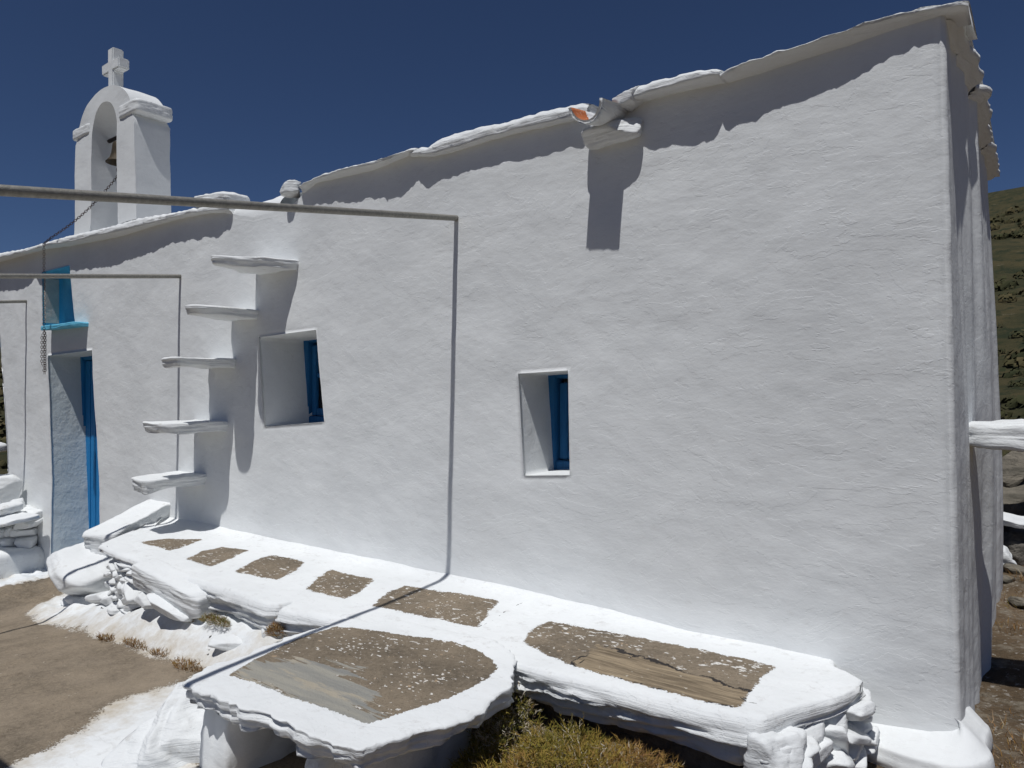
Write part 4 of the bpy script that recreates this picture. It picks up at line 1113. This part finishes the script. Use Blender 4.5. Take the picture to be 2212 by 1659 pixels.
# ================================================================== ROCKS
def lone(name, loc, dims, rot, label, mat, seed, p=3.2, n=18, amp=0.14, layer=0.05, cat='rock', group=None):
    v, f = rock_data(dims, p + 2, n, amp * 0.5, layer, seed, 0.04, 12); R = Euler(rot).to_matrix()
    o = mk(name, [R @ q for q in v], f, mat); o.location = loc
    return tag(o, label, cat, group)
lone('rock', PW(420, 1610, 0.50) + Vector((0.02, 0.02, -0.06)), (0.46, 0.44, 0.36), (0.35, 0.55, 0.5), 'whitewashed boulder under the left corner of the stone table', M_BOULDER, 4.0, layer=0.11, n=34)
lone('rock', PW(620, 1640, 0.62) + Vector((0, 0, -0.02)), (0.34, 0.3, 0.22), (0.1, 0.1, 0.4), 'dark bare rock in the shadow beneath the stone table', M_SCHIST, 6.0)
for i, (px, py, d) in enumerate([(352, 1338, (0.16, 0.09, 0.05)), (505, 1392, (0.20, 0.10, 0.05)), (262, 1318, (0.13, 0.08, 0.04))]):
    q = PG(px, py, 0.09)
    lone('stone', q, d, (0.1, 0.1, i * 0.7), ['flat white stone on the ledge below the long bench slab', 'white stone on the ledge nearest the weedy gap by the table', 'small white stone on the ledge below the packed slivers'][i], M_ROCK, 60 + i, n=12, amp=0.08, cat='stone')
lone('stone_block', PW(595, 1362, 0.735) + Vector((0, 0, -0.03)), (0.10, 0.16, 0.14), (0.1, 0.3, 0.1), 'upright white stone wedged in the gap between two bench slabs', M_ROCK, 6.5, n=10)
# debris at the right, behind the corner
G = 'bare schist slabs piled beyond the chapel corner'
def along(px, py, d):
    a, b_, c = ray(px, py); L = math.hypot(a, b_)
    return Vector((a * d / L, -S + b_ * d / L, EYE + c * d / L))
lone('schist_slab', along(2190, 1012, 5.6), (0.44, 0.30, 0.07), (0.2, -0.68, 0.4), 'bare schist slab leaning steeply at the top of the pile behind the chapel', M_SCHIST, 1.0, 6, group=G)
lone('schist_slab', along(2180, 1068, 5.4), (0.30, 0.30, 0.06), (0.1, -0.20, 0.3), 'bare schist slab lying flat under the steeply leaning slab', M_SCHIST, 2.0, 6, group=G)
lone('schist_slab', along(2185, 1122, 5.2), (0.44, 0.30, 0.045), (0.1, 0.14, 0.2), 'thin pale schist slab sticking out over the dark hollow of the pile', M_ROCK, 3.0, 6, group=G)
lone('rock', along(2215, 1110, 5.9), (0.55, 0.5, 0.62), (0.1, 0.1, 0.2), 'large dark rock at the back of the schist pile', M_SHADESTONE, 4.4)
lone('rock', along(2152, 1205, 5.0), (0.22, 0.18, 0.15), (0.1, 0.3, 0.2), 'white splashed stone at the foot of the schist pile', M_ROCK, 5.5)
lone('rock', along(2210, 1190, 5.3), (0.30, 0.3, 0.20), (0.1, 0.1, 0.6), 'dark stone in the hollow under the thin pale slab', M_SHADESTONE, 8.5)
lone('rock', along(2135, 1420, 4.3) + Vector((0.05, 0.1, 0)), (0.34, 0.3, 0.12), (0.1, 0.1, 0.2), 'low white stone beside the far foot of the end wall', M_ROCK, 6.6)
for i, (px, py, d, s) in enumerate([(2195, 1290, 4.9, 0.10), (2170, 1330, 4.7, 0.07), (2205, 1370, 4.4, 0.09), (2150, 1262, 5.1, 0.12)]):
    q = along(px, py, d); q.z = terr(q.x, q.y) + s * 0.15
    lone('pebble', q, (s * 1.4, s, s * 0.6), (0.1, 0.2, i), ['pale pebble on the dry earth furthest right below the schist pile', 'small pale pebble on bare earth near the end wall', 'flat pale pebble on the dry earth at the right edge', 'pale pebble just below the white splashed stone'][i], M_SCHIST, 20 + i, n=8, cat='stone')

# ================================================================== PLANTS
def twiggy(center, rx, ry, h, n, seed, tones, ln=(0.03, 0.075), wid=0.0022, tuft=False):
    rnd = random.Random(seed); vs, fs, tone = [], [], []
    def blade(p, d, L, w, t, bend=0.3):
        side = d.cross(Vector((rnd.uniform(-1, 1), rnd.uniform(-1, 1), rnd.uniform(-1, 1)))).normalized() * w
        mid = p + d * L * 0.5 + Vector((rnd.uniform(-1, 1), rnd.uniform(-1, 1), rnd.uniform(-.5, .5))) * L * bend * 0.4
        tip = p + d * L + Vector((rnd.uniform(-1, 1), rnd.uniform(-1, 1), rnd.uniform(-1, .6))) * L * bend
        o = len(vs)
        vs.extend([p - side, p + side, mid + side * 0.8, mid - side * 0.8, tip])
        fs.append([o, o + 1, o + 2, o + 3]); fs.append([o + 3, o + 2, o + 4]); tone.extend([t] * 5)
    for i in range(n):
        a = rnd.uniform(0, 2 * math.pi); rr = math.sqrt(rnd.random()); x, y = rr * math.cos(a), rr * math.sin(a)
        lump = 0.75 + 0.5 * mnoise.noise(Vector((x * 2.4 + seed, y * 2.4, 0))) + 0.3 * mnoise.noise(Vector((x * 6 + seed, y * 6, 0)))
        if tuft:
            p = Vector((center[0] + x * rx, center[1] + y * ry, center[2]))
            d = Vector((x * 0.7 + rnd.uniform(-.35, .35), y * 0.7 + rnd.uniform(-.35, .35), 1)).normalized(); L = h * rnd.uniform(0.4, 1.1) * lump
            tt = tones(x, y, rnd); blade(p, d, L, wid, tt, 0.35); continue
        top = h * math.sqrt(max(0, 1 - rr * rr)) * lump
        dep = rnd.random() ** 2.0
        p = Vector((center[0] + x * rx, center[1] + y * ry, center[2] + top * (1 - 0.75 * dep)))
        d = Vector((x * 0.8 + rnd.uniform(-1, 1), y * 0.8 + rnd.uniform(-1, 1), rnd.uniform(0.0, 1.3))).normalized()
        L = rnd.uniform(*ln); tt = tones(x, y, rnd); blade(p, d, L, wid, tt)
        for q in range(2):
            d2 = (d + Vector((rnd.uniform(-1, 1), rnd.uniform(-1, 1), rnd.uniform(-.6, 1))) * 0.9).normalized()
            blade(p + d * L * rnd.uniform(0.3, 0.8), d2, L * 0.45, wid * 0.8, min(1, max(0, tt + rnd.uniform(-.1, .1))))
    return vs, fs, tone
def plant(name, label, cat, center, rx, ry, h, n, seed, tones, group=None, kind=None, **kw):
    v, f, t = twiggy((0, 0, 0), rx, ry, h, n, seed, tones, **kw)
    o = mk(name, v, f, M_TWIG, smooth=False, attrs={'tone': t}); o.location = center
    return tag(o, label, cat, group, kind)
def shrub_tone(x, y, r):
    v = 0.38 + 0.5 * mnoise.noise(Vector((x * 1.7 + 3, y * 1.7, 1))) + r.uniform(-0.18, 0.18)
    if r.random() < 0.08: v = r.uniform(0.85, 1.0)
    return min(1, max(0, v))
def dry_tone(x, y, r): return min(1, max(0, r.gauss(0.72, 0.12)))
def green_tone(x, y, r): return min(1, max(0, r.gauss(0.12, 0.12)))
gs = PZ(1290, 1640, Zd(-0.43))
plant('thorny_shrub', 'large olive and brown thorny cushion shrub below the bench, right of the table', 'shrub', (-0.40 * S, Yn(0.655), ground_z(-1, -0.9) - 0.02), 0.40, 0.30, 0.195, 13000, 3, shrub_tone, ln=(0.016, 0.05), wid=0.0011)
plant('thorny_shrub', 'smaller pale grey and green shrub beside the shaded table support', 'shrub', (-0.515 * S, Yn(0.69), ground_z(-1.3, -0.9) - 0.02), 0.13, 0.13, 0.24, 2600, 5, lambda x, y, r: (r.uniform(0.85, 1) if r.random() < 0.4 else green_tone(x, y, r)), ln=(0.012, 0.032), wid=0.0012)
q = PZ(475, 1650, Zd(-0.50)); plant('thorny_shrub', 'little yellow green tuft growing at the boulder under the table', 'shrub', (q.x, q.y, ground_z(q.x, q.y)), 0.09, 0.08, 0.09, 1400, 7, lambda x, y, r: min(1, max(0, r.gauss(0.35, 0.1))), ln=(0.012, 0.03), wid=0.0012)
# weeds in the joint below the left bench
for i, (px, py, rx, h, lab) in enumerate([(392, 1326, 0.13, 0.03, 'grey green weed in the crack under the left bench slabs'), (470, 1338, 0.10, 0.025, 'low green weed under the middle of the left bench front'), (604, 1362, 0.05, 0.05, 'dry brown weed in the gap between bench and table')]):
    q = PW(px, py, 0.705); q = Vector((q.x, q.y - 0.01, q.z - 0.015))
    plant('weed', lab, 'weed', q, rx, 0.03, h, 500, 30 + i, (lambda x, y, r: min(1, max(0, r.gauss(0.1 if r.random() < .6 else .85, 0.1)))) if i < 2 else dry_tone, ln=(0.012, 0.03), wid=0.0011)
for i, (px, py, rx, ry, n, lab) in enumerate([(228, 1372, 0.07, 0.03, 240, 'small dry brown grass tuft at the left end of the white ledge'), (300, 1386, 0.13, 0.035, 420, 'long dry brown grass strip along the middle of the white ledge'), (345, 1404, 0.06, 0.03, 200, 'sparse dry grass tuft just right of the long grass strip'), (405, 1430, 0.10, 0.04, 360, 'rusty dry grass patch where the white ledge nears the table'), (458, 1412, 0.03, 0.06, 160, 'thin dry brown tuft in the crack across the white ledge')]):
    q = PG(px, py, 0.03); plant('dry_grass_tuft', lab, 'grass tuft', (q.x, q.y, q.z - 0.018), rx, ry, 0.03, n, 40 + i, dry_tone, group='dry grass along the white ledge', tuft=True, wid=0.0015)
# dry grass over the bank at the right: too fine to count
def grass_field():
    vs, fs, tone = [], [], []; rnd = random.Random(99)
    for i in range(1500):
        x = rnd.uniform(-0.80, 2.6); y = rnd.uniform(-1.6, 3.6)
        if x < -0.16 and y > -0.16: continue
        if mnoise.noise(Vector((x * 1.6, y * 1.6, 4))) + 0.35 * rnd.random() < 0.10: continue
        s = rnd.uniform(0.03, 0.085)
        v, f, t = twiggy((x, y, terr(x, y) - 0.01), s, s, rnd.uniform(0.03, 0.085), 34, i, dry_tone if rnd.random() < 0.85 else shrub_tone, tuft=True, wid=0.0016)
        o = len(vs); vs += v; fs += [[q + o for q in g] for g in f]; tone += t
    o = mk('dry_grass', vs, fs, M_TWIG, smooth=False, attrs={'tone': tone}); tag(o, 'dry brown grass over the earth bank', 'grass', kind='stuff')
grass_field()
# scrub on the far hillside
def scrub():
    vs, fs, tone = [], [], []; rnd = random.Random(5)
    for i in range(4200):
        an = rnd.uniform(-0.2, 2.9); r = 22 + 95 * rnd.random() ** 1.3
        x = -1.5 + r * math.cos(an); y = r * math.sin(an)
        if mnoise.noise(Vector((x * 0.06, y * 0.06, 0))) < -0.12: continue
        z = terr(x, y); s = rnd.uniform(0.22, 0.75) * (1 + r / 120); base = rnd.uniform(0, 0.8)
        for q in range(26):
            d = Vector((rnd.gauss(0, 1), rnd.gauss(0, 1), abs(rnd.gauss(0, 0.7)))).normalized()
            p = Vector((x, y, z)) + Vector((d.x * s, d.y * s, d.z * s * 0.75)) * rnd.uniform(0.5, 1.0)
            a = d.orthogonal().normalized() * s * 0.26; b_ = d.cross(a) * rnd.uniform(0.7, 1.2); o = len(vs)
            vs.extend([p - a, p - b_ * .8, p + a + d * s * 0.1, p + b_]); fs.append([o, o + 1, o + 2, o + 3]); tone.extend([min(1, base + rnd.uniform(0, .3))] * 4)
    o = mk('hillside_scrub', vs, fs, M_SCRUB, smooth=False, attrs={'tone': tone}); tag(o, 'dark scrub bushes covering the far hillside', 'scrub', kind='stuff')
scrub()
